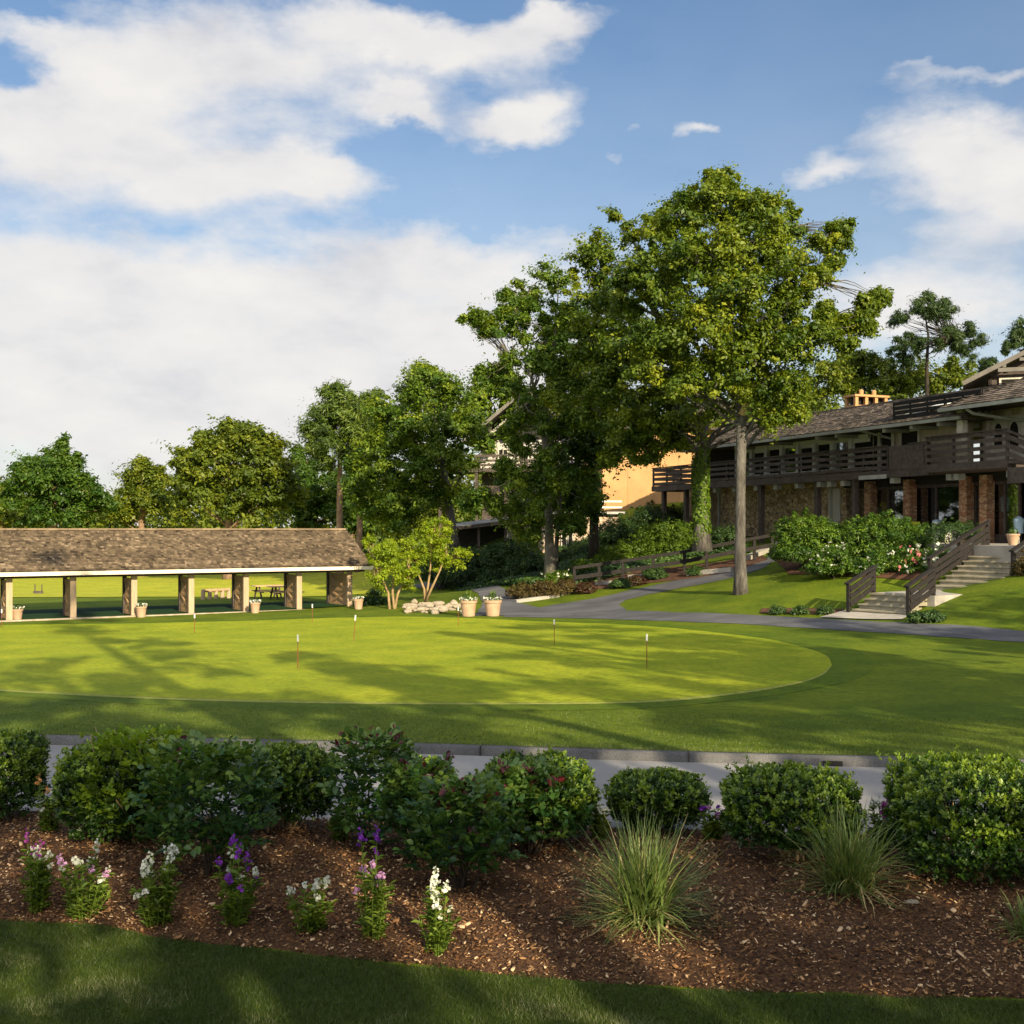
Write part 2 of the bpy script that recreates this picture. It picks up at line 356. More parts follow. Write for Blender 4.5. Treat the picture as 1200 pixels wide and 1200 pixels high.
M['burgundy'] = leafmat('burgundy_leaves', [(0.03, 0.010, 0.008), (0.07, 0.020, 0.014), (0.05, 0.05, 0.012), (0.12, 0.04, 0.02)], 0.15)
M['ivy'] = leafmat('ivy_leaves', [(0.05, 0.10, 0.008), (0.09, 0.16, 0.010), (0.15, 0.22, 0.014)], 0.3)
def petal(name, a, b): return leafmat(name, [a, b], 0.3, 0.6, 0.2, (1.0, 1.0, 1.0))
M['p_white'] = petal('white_petals', (0.62, 0.64, 0.52), (0.82, 0.82, 0.74))
M['p_purple'] = petal('purple_petals', (0.20, 0.03, 0.38), (0.34, 0.07, 0.55))
M['p_magenta'] = petal('magenta_petals', (0.30, 0.03, 0.26), (0.48, 0.09, 0.42))
M['p_pink'] = petal('pink_petals', (0.58, 0.26, 0.50), (0.76, 0.48, 0.68))
M['p_rose'] = petal('rose_pink_petals', (0.62, 0.12, 0.16), (0.76, 0.30, 0.30))
M['p_orange'] = petal('peach_petals', (0.65, 0.28, 0.10), (0.75, 0.42, 0.18))
# ------------------------------------------------------------------ terrain
CP = [(-30,0,.8),(-15,0,.8),(0,0,.8),(15,0,.8),(30,0,1.0),(-30,10,.8),(-15,10,.8),(0,10,.8),(15,10,.8),(30,10,1.0),
      (-30,18,.7),(-15,18,.78),(0,18,.78),(15,18,.8),(30,18,1.2),(-15,24,.6),(0,24,.62),(8,26,.66),(15,28,.85),(30,26,1.5),
      (-15,36,.3),(0,36,.4),(8,36,.65),(-20,50,0),(-8,52,.08),(0,52,.25),(5,52,.5),(9,45,.8),(12.9,41.5,.92),(16.5,36,.95),(24,33,1.6),
      (9.6,50,1.32),(12.5,48,1.5),(14.6,44.2,1.55),(15.7,39.2,1.25),(18,42.3,2.1),(22,42,2.7),(16.4,46.3,1.6),(19.5,48.6,3.1),(25,48,3.15),(20,52,3.15),(18,56,3.15),(24,54,3.15),
      (14.3,52,2.35),(16,50,2.5),(12,70,3.1),(10,76,3.3),(14,66,3.1),(8.66,60,1.75),(11,60,2.2),(3.1,60,.85),(8.1,57,1.45),(2.1,66,1.4),(-1.85,74,.3),(-5,75,.35),(-1.1,78,1.1),
      (-2.4,84,2.2),(-2.6,90,2.7),(-.7,100,4.5),(9,84,5.4),(7,76,3.4),(5,78,2.9),(13,82,5.2),
      (-40,50,0),(-20,70,0),(-40,80,0),(-20,100,0),(-55,120,0),(-12,112,.5),(0,122,4),(20,112,6.5),(40,90,6.5),(40,60,4.5),(38,45,3.8),(-60,20,.6),(-11,92,.3),(-8,84,.25),(-60,70,0),(-60,100,0)]
_C = np.array(CP, float)
def _phi(r2): return 0.5 * r2 * np.log(r2 + 1e-9)
def _solve():
    P = _C[:, :2]; n = len(P)
    d2 = ((P[:, None] - P[None]) ** 2).sum(-1)
    A = np.zeros((n + 3, n + 3)); A[:n, :n] = _phi(d2) + np.eye(n) * 2.0
    A[:n, n] = 1; A[:n, n + 1:] = P; A[n, :n] = 1; A[n + 1:, :n] = P.T
    return np.linalg.solve(A, np.concatenate([_C[:, 2], np.zeros(3)]))
_Wt = _solve()
def ground(X, Y):
    X = np.atleast_1d(np.asarray(X, float)); Y = np.atleast_1d(np.asarray(Y, float))
    x = np.clip(X, -60, 42).ravel(); y = np.clip(Y, 0, 122).ravel()
    out = np.empty(len(x))
    for i in range(0, len(x), 20000):
        xs, ys = x[i:i + 20000], y[i:i + 20000]
        d2 = (xs[:, None] - _C[None, :, 0]) ** 2 + (ys[:, None] - _C[None, :, 1]) ** 2
        out[i:i + 20000] = _phi(d2) @ _Wt[:-3] + _Wt[-3] + xs * _Wt[-2] + ys * _Wt[-1]
    return out.reshape(X.shape)
def g1(x, y): return float(ground(x, y)[0])
def PT(px, py, Y): return np.array([(px - 600) * Y / F, Y, CZ + (HOR - py) * Y / F])
_YS = np.concatenate([np.arange(6, 30, .04), np.arange(30, 140, .1)])
def GP(px, py):
    """the ground point seen at photo pixel (px, py)"""
    zr = CZ + (HOR - py) * _YS / F
    zg = ground((px - 600) * _YS / F, _YS)
    k = np.argmax(zr <= zg)
    Y = _YS[k]
    X = (px - 600) * Y / F
    return np.array([X, Y, g1(X, Y)])

def resample(P, n):
    P = np.array(P, float)
    d = np.concatenate([[0], np.cumsum(np.linalg.norm(np.diff(P, axis=0), axis=1))])
    t = np.linspace(0, d[-1], n)
    return np.stack([np.interp(t, d, P[:, i]) for i in range(P.shape[1])], 1)
def smooth_line(P, n):
    """Catmull-Rom through P, n points"""
    P = np.array(P, float); Q = np.vstack([2 * P[0] - P[1], P, 2 * P[-1] - P[-2]])
    out = []
    for i in range(1, len(Q) - 2):
        for t in np.linspace(0, 1, 14, endpoint=False):
            a, b, c, d = Q[i - 1], Q[i], Q[i + 1], Q[i + 2]
            out.append(.5 * ((2 * b) + (c - a) * t + (2 * a - 5 * b + 4 * c - d) * t * t + (3 * b - a - 3 * c + d) * t ** 3))
    out.append(P[-1])
    return resample(out, n)
def unit2(v): return v / (np.linalg.norm(v, axis=1)[:, None] + 1e-9)
def strip(name, A, B, n, m, off, mat, kind='structure', ragged=0.0):
    """sheet on the ground between two world polylines A and B; off may be (at A, at B)"""
    A = resample(np.array(A)[:, :2], n); B = resample(np.array(B)[:, :2], n)
    if ragged:
        for E in (A, B): E += ragged * (np.sin(E[:, ::-1] * 2.7 + np.sin(E * 6.1)) * .6 + rng.normal(0, .12, E.shape))
    t = np.linspace(0, 1, m)[None, :, None]
    P = A[:, None] * (1 - t) + B[:, None] * t
    o = off if isinstance(off, tuple) else (off, off)
    Z = ground(P[..., 0], P[..., 1]) + o[0] * (1 - t[..., 0]) + o[1] * t[..., 0]
    V = np.concatenate([P, Z[..., None]], -1).reshape(-1, 3)
    i, j = np.meshgrid(np.arange(n - 1), np.arange(m - 1), indexing='ij')
    a = (i * m + j).ravel()
    ob = arrays_obj(name, V, np.stack([a, a + m, a + m + 1, a + 1], 1), mat, smooth=True)
    if kind: ob['kind'] = kind
    return ob

# terrain sheet reaching the horizon
xs = np.concatenate([[-2500, -1200, -600, -300, -180, -120, -85], np.arange(-65, 45.1, .5), [60, 90, 140, 250, 500, 1200, 2500]])
ys = np.concatenate([[-600, -200, -80, -40, -20, -10], np.arange(-4, 124.1, .5), [135, 160, 220, 350, 700, 1500, 3500]])
XX, YY = np.meshgrid(xs, ys, indexing='ij')
ZZ = ground(XX, YY)
ZZ += 0.5 * np.clip((YY - 124) / 40, 0, 1)
V = np.stack([XX, YY, ZZ], -1).reshape(-1, 3)
i, j = np.meshgrid(np.arange(len(xs) - 1), np.arange(len(ys) - 1), indexing='ij')
a = (i * len(ys) + j).ravel()
o = arrays_obj('lawn', V, np.stack([a, a + len(ys), a + len(ys) + 1, a + 1], 1), M['lawn'], smooth=True)
o['kind'] = 'structure'

# --- kerb line and foreground road
KB = np.array([(-16., 19.3), (-7.8, 18.15), (-2.5, 17.4), (1.2, 16.75), (6.9, 16.1), (14., 15.5), (22, 15.2)])   # back edge of the kerb top
KB = smooth_line(KB, 120)
tn = np.gradient(KB, axis=0); tn /= np.linalg.norm(tn, axis=1)[:, None]
kn = np.stack([tn[:, 1], -tn[:, 0]], 1)                    # towards the camera
KF = KB + kn * 0.17
def on(P, off): return np.concatenate([P, (ground(P[:, 0], P[:, 1]) + off)[:, None]], 1)
prof = [(0.0, -0.05), (0.0, 0.135), (0.13, 0.14), (0.165, 0.11), (0.19, -0.05)]
V = np.concatenate([on(KB + kn * d, z) for d, z in prof]); n = len(KB)
Fq = [(k * n + i, k * n + i + 1, (k + 1) * n + i + 1, (k + 1) * n + i) for k in range(len(prof) - 1) for i in range(n - 1)]
kerb = arrays_obj('kerb', V, np.array(Fq), M['kerb']); kerb['kind'] = 'structure'
# kerb joints and the drain slot
mb = MB()
for k in range(4, n - 1, 9):
    p, q, r = KB[k], kn[k], tn[k]
    z = g1(*p)
    c = p + q * .09
    mb.box((c[0], c[1], z + .048), (.006, .1015, .094), rz=math.atan2(r[1], r[0]))
o = mb.build('kerb_joints', M['bark_dark']); o['kind'] = 'structure'
gp = 4.85
k = int(np.argmin(abs(KB[:, 0] - 4.45)))
p, q, r = KB[k], kn[k], tn[k]
c = p + q * .165
o = MB().box((c[0], c[1], g1(*c) + .045), (.13, .036, .035), rz=math.atan2(r[1], r[0])).build('kerb_inlet', M['black_wood']); o['kind'] = 'structure'

RB = [(-16, 13.9), (-7.5, 13.6), (-4, 13.2), (0, 12.75), (4, 12.4), (8, 12.1), (14, 11.8), (22, 11.6)]                                # far edge of the mulch bed
road = strip('road', np.concatenate([KB + kn * .188]), smooth_line(RB, 60) - np.array([0, .5]), 60, 10, .012, M['road'])
# lawn lifted to the kerb top, fading down into the terrain
KL = KB - tn * 0 - kn * 5.4
strip('lawn_edge', KB - kn * .001, KL, 110, 14, (.13, -.02), M['lawn'])

# --- mulch bed (slightly mounded) and foreground lawn
BF = [(-12, 10.25), (-4.2, 9.72), (-2.7, 9.3), (-1.1, 8.84), (0, 8.55), (1.25, 8.30), (3, 8.14), (5, 8.05), (12, 7.9)]
RBs, BFs = smooth_line(RB, 140), smooth_line(BF, 140)
def bed_z(x, y, t): return ground(x, y) + .04 * np.clip((1 - t) * 14, 0, 1) - .006 + .10 * np.sin(np.pi * np.clip(t, 0, 1)) ** .8
m = 40
t = np.linspace(0, 1, m)[None, :]
P = RBs[:, None] * (1 - t[..., None]) + BFs[:, None] * t[..., None]
Zb = bed_z(P[..., 0], P[..., 1], np.broadcast_to(t, P.shape[:2])) + .012 * np.sin(P[..., 0] * 5.1 + 2 * np.sin(P[..., 1] * 4.2)) * np.sin(P[..., 1] * 6.3)
V = np.concatenate([P, Zb[..., None]], -1).reshape(-1, 3)
i, j = np.meshgrid(np.arange(139), np.arange(m - 1), indexing='ij'); a = (i * m + j).ravel()
o = arrays_obj('mulch_bed', V, np.stack([a, a + m, a + m + 1, a + 1], 1), M['mulch'], smooth=True); o['kind'] = 'structure'
def bed_point(u, v):
    """u along 0..1, v from back 0 to front 1 -> x, y, z (arrays)"""
    u = np.asarray(u) * 139; k = np.clip(u.astype(int), 0, 138); f = (u - k)[:, None]
    A = RBs[k] * (1 - f) + RBs[k + 1] * f; B = BFs[k] * (1 - f) + BFs[k + 1] * f
    v = np.asarray(v)[:, None]
    Q = A * (1 - v) + B * v
    return Q[:, 0], Q[:, 1], bed_z(Q[:, 0], Q[:, 1], v[:, 0])
def bedz(x, y):
    """height of the bed surface at one point"""
    yb = np.interp(x, RBs[:, 0], RBs[:, 1]); yf = np.interp(x, BFs[:, 0], BFs[:, 1])
    return float(bed_z(x, y, (yb - y) / (yb - yf))[0])
def BP(px, py):
    """bed point seen at a photo pixel"""
    Y = F * 3.1 / (py - HOR)
    for _ in range(12):
        X = (px - 600) * Y / F
        Y = F * (CZ - bedz(X, Y)) / (py - HOR)
    X = (px - 600) * Y / F
    return np.array([X, Y, bedz(X, Y)])

# loose chips
nC = 85000
u, v = rng.uniform(.12, .86, nC), rng.beta(1.15, .95, nC)
x, y, z = bed_point(u, v)
sel = np.abs(x) < y * .47 + 1.6
x, y, z = x[sel], y[sel], z[sel]; nC = len(x)
yaw = rng.uniform(0, 2 * np.pi, nC); tl = rng.normal(0, .35, (nC, 2))
L = rng.gamma(2.2, .0060, nC) + .006; Wd = L * rng.uniform(.22, .6, nC); long_ = rng.random(nC) < .03
L[long_] *= 2.3; Wd[long_] *= .5
ax = np.stack([np.cos(yaw), np.sin(yaw), tl[:, 0]], 1); ay = np.stack([-np.sin(yaw), np.cos(yaw), tl[:, 1]], 1)
up = np.array([0, 0, 1.0])
C0 = np.stack([x, y, z + .008 + rng.uniform(0, .02, nC)], 1)
def chipv(sx, sy, h): return C0 + ax * (L * sx / 2)[:, None] + ay * (Wd * sy / 2)[:, None] + up * (h if np.isscalar(h) else h[:, None])
th = np.clip(Wd * .4, .003, .012)
Vc = np.stack([chipv(-1, -1, 0), chipv(1, -1, 0), chipv(1, 1, 0), chipv(-1, 1, 0),
               chipv(-1, -.8, th), chipv(1, -.9, th), chipv(.9, 1, th), chipv(-1, .8, th)], 1)
base = (np.arange(nC) * 8)[:, None, None]
Fc = base + np.array([(4, 5, 6, 7), (0, 1, 5, 4), (1, 2, 6, 5), (2, 3, 7, 6), (3, 0, 4, 7)])[None]
tn_ = np.clip(rng.normal(.42, .2, nC) + .12 * np.sin(x * 2.3) * np.sin(y * 3.1), 0, 1); tn_[rng.random(nC) < .09] = .95; tn_[rng.random(nC) < .25] *= .35
o = arrays_obj('mulch_chips', Vc.reshape(-1, 3), Fc.reshape(-1, 4), M['chip'], tint=np.repeat(tn_, 8))
tag(o, 'brown shredded bark mulch chips scattered over the flower bed', 'mulch', kind='stuff')

strip('front_lawn', BFs, [(-12, 5.0), (12, 5.0)], 140, 16, (.004, .004), M['front_lawn'])
def blades(name, x, y, z, h, w, tint, lean=.5, mat='turf_blade'):
    n = len(x)
    yaw = rng.uniform(0, 2 * np.pi, n); la = rng.uniform(0, 2 * np.pi, n); ln = rng.uniform(.1, lean, n) * h
    b = np.stack([x, y, z], 1)
    d = np.stack([np.cos(yaw), np.sin(yaw), 0 * yaw], 1) * (w / 2)[:, None]
    tip = b + np.stack([np.cos(la) * ln, np.sin(la) * ln, h], 1)
    V = np.stack([b - d, b + d, tip], 1).reshape(-1, 3)
    Fs = np.arange(n * 3).reshape(-1, 3)
    return arrays_obj(name, V, Fs, M[mat], tint=np.repeat(tint, 3))
nB = 270000
y = 6.6 + 3.6 * rng.random(nB) ** 1.15
x = rng.uniform(-1, 1, nB) * (y * .47 + .7)
yf = np.interp(x, BFs[:, 0], BFs[:, 1]) + .03 * np.sin(x * 9) + .02 * np.sin(x * 23 + 1) + rng.normal(0, .015, nB)
s_ = y < yf
x, y = x[s_], y[s_]
patch = np.sin(x * 2.1 + 1.3 * np.sin(y * 1.7)) * np.sin(y * 3.3 + np.sin(x * 1.1)) + .6 * np.sin(x * 6.3 + y * 2) * np.sin(y * 7.7 - x)
tint = np.clip(.40 + .16 * patch + rng.normal(0, .16, len(x)) + .4 * (patch > .55) * (rng.random(len(x)) < .4) * (y < yf[s_] - .5), 0, 1)
o = blades('lawn_grass', x, y, ground(x, y) - .002, rng.uniform(.022, .050, len(x)), rng.uniform(.003, .0065, len(x)), tint, 1.1, 'front_blade')
tag(o, 'short green grass blades of the lawn in front of the mulch bed', 'grass', kind='stuff')
# ragged turf along the kerb and the lawn behind it
nB = 90000
k = rng.integers(0, n - 1, nB); f = rng.random(nB)[:, None]
d = (rng.random(nB) ** 1.8 * 5.0)
P = KB[k] * (1 - f) + KB[k + 1] * f - kn[k] * d[:, None]
s_ = np.abs(P[:, 0]) < P[:, 1] * .46
P, d = P[s_], d[s_]
o = blades('lawn_grass', P[:, 0], P[:, 1], ground(P[:, 0], P[:, 1]) + .13 - .15 * d / 5.4, rng.uniform(.02, .045, len(P)), rng.uniform(.005, .010, len(P)),
           np.clip(rng.normal(.5, .2, len(P)) + .35 * (d < .35), 0, 1), 1.0)
tag(o, 'mown grass blades of the lawn strip behind the grey kerb', 'grass', kind='stuff')

# --- putting green with its collar
GF = [(-120, 800), (0, 808), (200, 818), (400, 823), (600, 824), (750, 821.5), (850, 813), (920, 802.5), (958, 792), (975, 780)]
GBk = [(-160, 741), (0, 733), (150, 731), (300, 727.5), (430, 723.5), (500, 723.5), (600, 727), (700, 731), (800, 737.5), (880, 746.5), (940, 758.5), (968, 769), (975, 780)]
gf = smooth_line([GP(*p)[:2] for p in GF], 150); gb = smooth_line([GP(*p)[:2] for p in GBk], 150)
CF = [(-160, 806), (0, 816), (200, 827), (400, 832), (600, 833.5), (760, 830), (870, 820), (950, 808), (1005, 795), (1027, 781)]
CBk = [(-160, 739), (0, 731.5), (150, 729.5), (300, 726), (430, 722), (500, 722), (600, 725), (700, 728.5), (810, 733.5), (900, 741), (970, 752), (1012, 766), (1027, 781)]
cf = smooth_line([GP(*p)[:2] for p in CF], 150); cb = smooth_line([GP(*p)[:2] for p in CBk], 150)
strip('collar', cf, cb, 220, 60, .006, M['collar'])
strip('putting_green', gf, gb, 220, 60, .012, M['green'])
gi = gf + unit2(np.stack([-np.gradient(gf[:, 1]), np.gradient(gf[:, 0])], 1)) * -.30
tw = np.clip((150 - np.arange(150)) / 45, 0, 1)[:, None]
strip('green_lip', gf - (gi - gf) * .05, gf + (gi - gf) * tw, 220, 4, .009, M['pale_turf'])

# --- far driving-range field
strip('field', [(-75, 67), (-40, 68.5), (-17, 71), (-9, 73)], [(-110, 128), (-50, 128), (-20, 118), (-11, 100)], 60, 60, .03, M['field'])

# --- asphalt paths
def px_line(L): return [GP(*p)[:2] for p in L]
strip('path', px_line([(1320, 750), (1200, 740), (1100, 732), (1000, 727.5), (900, 722.5), (800, 718.5), (740, 716), (690, 712), (640, 714), (600, 716)]),
      px_line([(1320, 765), (1200, 753), (1100, 746.5), (1000, 740), (900, 733.5), (800, 729), (740, 727), (690, 725), (640, 724), (590, 723.5)]), 260, 8, .014, M['asphalt'], ragged=.07)
strip('path', px_line([(610, 716), (650, 709), (690, 703), (740, 692), (800, 679), (850, 669), (890, 658), (906, 648)]),
      px_line([(745, 721), (726, 709), (732, 704), (760, 697), (800, 689), (850, 679.5), (890, 668), (912, 656)]), 160, 6, .019, M['asphalt'], ragged=.06)
strip('path', px_line([(556, 722), (566, 707), (560, 696), (535, 690), (500, 689.5), (460, 690)]),
      px_line([(680, 722), (608, 707), (600, 697), (586, 688), (560, 683.5), (500, 682.5)]), 140, 6, .024, M['asphalt'], ragged=.06)

# ------------------------------------------------------------------ light, sky, camera
EL = math.radians(23.0)
SH = np.array((0.42, -0.9075)); SH /= np.linalg.norm(SH)
S = np.array((SH[0] * math.cos(EL), SH[1] * math.cos(EL), math.sin(EL)))
sun = bpy.data.lights.new('sun', 'SUN'); sun.energy = 5.0; sun.angle = math.radians(0.5); sun.color = (1.0, 0.84, 0.57)
so = bpy.data.objects.new('sun', sun); COL.objects.link(so)
so.rotation_euler = Vector((-S).tolist()).to_track_quat('-Z', 'Y').to_euler()
so.location = (30, -60, 40)

w = bpy.data.worlds.new('World'); SC.world = w; w.use_nodes = True
nt = w.node_tree; nt.nodes.clear()
out = nt.nodes.new('ShaderNodeOutputWorld')
sky = N(nt, 'ShaderNodeTexSky'); sky.sky_type = 'NISHITA'; sky.sun_disc = False
sky.sun_elevation = EL; sky.sun_rotation = math.atan2(SH[0], SH[1])
sky.air_density = 1.0; sky.dust_density = 0.7; sky.ozone_density = 2.5
bg = N(nt, 'ShaderNodeBackground'); bg.inputs['Strength'].default_value = 0.066
hs = N(nt, 'ShaderNodeHueSaturation'); hs.inputs['Saturation'].default_value = 1.25
nt.links.new(sky.outputs['Color'], hs.inputs['Color']); nt.links.new(hs.outputs['Color'], bg.inputs['Color'])
D = N(nt, 'ShaderNodeTexCoord').outputs['Generated']
sep = N(nt, 'ShaderNodeSeparateXYZ'); nt.links.new(D, sep.inputs['Vector'])
def mth(op, a, b=None, clamp=False):
    n = N(nt, 'ShaderNodeMath', operation=op); n.use_clamp = clamp
    for k, v in ((0, a), (1, b)):
        if v is None: continue
        if isinstance(v, (int, float)): n.inputs[k].default_value = v
        else: nt.links.new(v, n.inputs[k])
    return n.outputs[0]
az = mth('ARCTAN2', sep.outputs['X'], sep.outputs['Y'])
el = mth('ARCSINE', sep.outputs['Z'])
cmb = N(nt, 'ShaderNodeCombineXYZ'); nt.links.new(az, cmb.inputs['X']); nt.links.new(el, cmb.inputs['Y'])
CC = cmb.outputs['Vector']
def noise2(scale, detail, st, rough=.55, off=(0, 0, 0), dist=0.0, dim=None, out_='Fac'):
    mp = N(nt, 'ShaderNodeMapping'); mp.inputs['Scale'].default_value = st; mp.inputs['Location'].default_value = off
    nt.links.new(CC, mp.inputs['Vector'])
    t = N(nt, 'ShaderNodeTexNoise'); t.inputs['Scale'].default_value = scale; t.inputs['Detail'].default_value = detail
    t.inputs['Roughness'].default_value = rough; t.inputs['Distortion'].default_value = dist
    nt.links.new(mp.outputs['Vector'], t.inputs['Vector'])
    return t.outputs[out_]
# warp so that cloud edges billow
wv = noise2(16, 5, (1, 1.6, 1), .6, out_='Color')
vm = N(nt, 'ShaderNodeVectorMath', operation='SUBTRACT'); nt.links.new(wv, vm.inputs[0]); vm.inputs[1].default_value = (.5, .5, .5)
vs = N(nt, 'ShaderNodeVectorMath', operation='SCALE'); nt.links.new(vm.outputs[0], vs.inputs[0]); vs.inputs['Scale'].default_value = 0.055
va = N(nt, 'ShaderNodeVectorMath', operation='ADD'); nt.links.new(CC, va.inputs[0]); nt.links.new(vs.outputs[0], va.inputs[1])
WC = va.outputs[0]
def azel(px, py):
    a = math.atan((px - 600) / F); return a, math.atan((HOR - py) / F * math.cos(a))
def blob(px, py, sx, sy, w_, rot=0.0):
    a, e = azel(px, py)
    s1 = N(nt, 'ShaderNodeVectorMath', operation='SUBTRACT'); nt.links.new(WC, s1.inputs[0]); s1.inputs[1].default_value = (a, e, 0)
    src = s1.outputs[0]
    if rot:
        rt = N(nt, 'ShaderNodeVectorRotate', rotation_type='Z_AXIS'); rt.inputs['Angle'].default_value = rot
        nt.links.new(src, rt.inputs['Vector']); src = rt.outputs[0]
    m1 = N(nt, 'ShaderNodeVectorMath', operation='MULTIPLY'); nt.links.new(src, m1.inputs[0]); m1.inputs[1].default_value = (F / sx, F / sy, 0)
    dt = N(nt, 'ShaderNodeVectorMath', operation='DOT_PRODUCT'); nt.links.new(m1.outputs[0], dt.inputs[0]); nt.links.new(m1.outputs[0], dt.inputs[1])
    return mth('MULTIPLY', mth('EXPONENT', mth('MULTIPLY', dt.outputs['Value'], -1.0)), w_)
tot = None
for args in [(210, 62, 320, 62, 1.0), (500, 48, 140, 34, .95, .12), (650, 30, 60, 20, 1.0), (60, 160, 95, 55, 1.1), (235, 205, 90, 34, .95), (120, 120, 150, 60, .4),
             (372, 203, 60, 32, 1.25, .25), (605, 140, 64, 26, 1.3, -.12), (475, 137, 42, 14, 1.0), (470, 110, 40, 10, .6), (815, 152, 28, 15, 1.0), (1120, 180, 130, 50, .9, .25), (960, 210, 50, 20, .7), (1150, 89, 85, 13, .7),
             (1200, 210, 90, 80, .5), (250, 410, 520, 105, 1.0), (150, 500, 420, 110, .9), (330, 340, 260, 40, .3), (540, 300, 150, 30, .6), (60, 310, 150, 50, .4), (240, 255, 420, 110, .30), (1120, 290, 150, 80, .35), (1090, 370, 180, 60, .7), (560, 430, 300, 90, .5), (20, 75, 40, 22, -.9), (20, 5, 60, 16, -.7),
             (740, 145, 22, 10, .5), (710, 180, 14, 9, .45), (1060, 85, 40, 8, .45)]:
    b = blob(*args); tot = b if tot is None else mth('ADD', tot, b)
f1 = noise2(11, 9, (1, 2.2, 1), .60)
f2 = noise2(3.0, 6, (1, 2.6, 1), .5, (3.1, 1.7, 0))
behind = mth('MULTIPLY', mth('LESS_THAN', sep.outputs['Y'], 0.3), .75)  # unseen cloud cover added behind the camera for neutral ambient light
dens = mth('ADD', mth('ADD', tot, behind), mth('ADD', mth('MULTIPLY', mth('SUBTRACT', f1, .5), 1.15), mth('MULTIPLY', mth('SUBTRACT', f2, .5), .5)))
mr = N(nt, 'ShaderNodeMapRange', interpolation_type='SMOOTHSTEP'); mr.inputs['From Min'].default_value = .12; mr.inputs['From Max'].default_value = 1.15
nt.links.new(dens, mr.inputs['Value'])
cov = mth('MULTIPLY', mr.outputs['Result'], .97)
# pale veil towards the horizon
veil = mth('MULTIPLY', mth('EXPONENT', mth('MULTIPLY', mth('MAXIMUM', el, 0.0), -1 / .20)), .95)
cov = mth('MAXIMUM', cov, veil)
f3 = noise2(9, 7, (1, 2.0, 1), .55, (.4, -.05, 0))
cr = ramp(nt, [(0.76, 0.755, 0.78), (0.91, 0.89, 0.88), (1.0, 0.965, 0.92)], [.28, .47, .66])
nt.links.new(f3, cr.inputs['Fac'])
bgc = N(nt, 'ShaderNodeBackground'); bgc.inputs['Strength'].default_value = 0.54
bk = N(nt, 'ShaderNodeMapRange', interpolation_type='SMOOTHSTEP'); bk.inputs['From Min'].default_value = .35; bk.inputs['From Max'].default_value = -.35
bk.inputs['To Min'].default_value = .49; bk.inputs['To Max'].default_value = 1.12       # unseen clouds behind the camera brightened, added fill for the shaded foreground
nt.links.new(sep.outputs['Y'], bk.inputs['Value']); nt.links.new(bk.outputs['Result'], bgc.inputs['Strength'])
nt.links.new(cr.outputs['Color'], bgc.inputs['Color'])
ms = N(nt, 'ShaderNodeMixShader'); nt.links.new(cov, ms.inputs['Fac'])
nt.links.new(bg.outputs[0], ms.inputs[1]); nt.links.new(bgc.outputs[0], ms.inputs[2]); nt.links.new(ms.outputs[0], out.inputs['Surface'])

cam = bpy.data.cameras.new('camera'); cam.sensor_width = 36; cam.sensor_fit = 'HORIZONTAL'; cam.lens = 36 * F / 1200
cam.shift_y = (HOR - 600) / 1200; cam.clip_start = 0.1; cam.clip_end = 6000
co = bpy.data.objects.new('camera', cam); COL.objects.link(co)
co.location = (0, 0, CZ); co.rotation_euler = (math.pi / 2, 0, 0)
SC.camera = co
SC.view_settings.view_transform = 'Standard'; SC.view_settings.look = 'None'
SC.view_settings.exposure = 0.92; SC.view_settings.gamma = 1.0; SC.view_settings.use_curve_mapping = False
SC.cycles.max_bounces = 8; SC.cycles.diffuse_bounces = 3; SC.cycles.transparent_max_bounces = 12; SC.cycles.transmission_bounces = 4
SC.cycles.use_denoising = True
# ------------------------------------------------------------------ shingled roofs
def shingle_plane(p0, pe, pr, rows, wid, thick=.03, over=.03, seed=0, t0=.5, jit=.22, edge_fn=None):
    """Overlapping shingle courses. p0: eave start, pe: eave end, pr: ridge start (parallel to the eave).  Returns an MB.
    edge_fn(v)-> (u0,u1) limits each course (hips)."""
    r = np.random.default_rng(seed)
    p0, pe, pr = (np.array(p, float) for p in (p0, pe, pr))
    eu = pe - p0; Lu = np.linalg.norm(eu); eu /= Lu
    ev = pr - p0; Lv = np.linalg.norm(ev); ev /= Lv
    nn = np.cross(eu, ev); nn /= np.linalg.norm(nn)
    if nn[2] < 0: nn = -nn
    mb = MB(); h = Lv / rows
    for i in range(rows):
        v0 = i * h; u0, u1 = (0, Lu) if edge_fn is None else edge_fn(v0 / Lv)
        u = u0 - r.uniform(0, wid * .5) if edge_fn is None else u0
        rt = r.normal(0, .05)
        while u < u1:
            w_ = wid * r.uniform(.55, 1.35); e = min(u + w_, u1 + (0.02 if edge_fn is None else 0))
            if e - u < .02: break
            a = v0 - over + r.normal(0, h * .05); b = min(v0 + h * 1.08, Lv)
            lift = thick * r.uniform(.8, 1.5)
            P = []
            for uu, vv, zz in ((u, a, .004), (e - .008, a, .004), (e - .008, b, -.006), (u, b, -.006), (u, a, lift), (e - .008, a, lift), (e - .008, b, .003), (u, b, .003)):
                P.append(p0 + eu * uu + ev * vv + nn * zz)
            mb.hexa(P, float(np.clip(t0 + rt + r.normal(0, jit), 0, 1)))
            u = e
    return mb

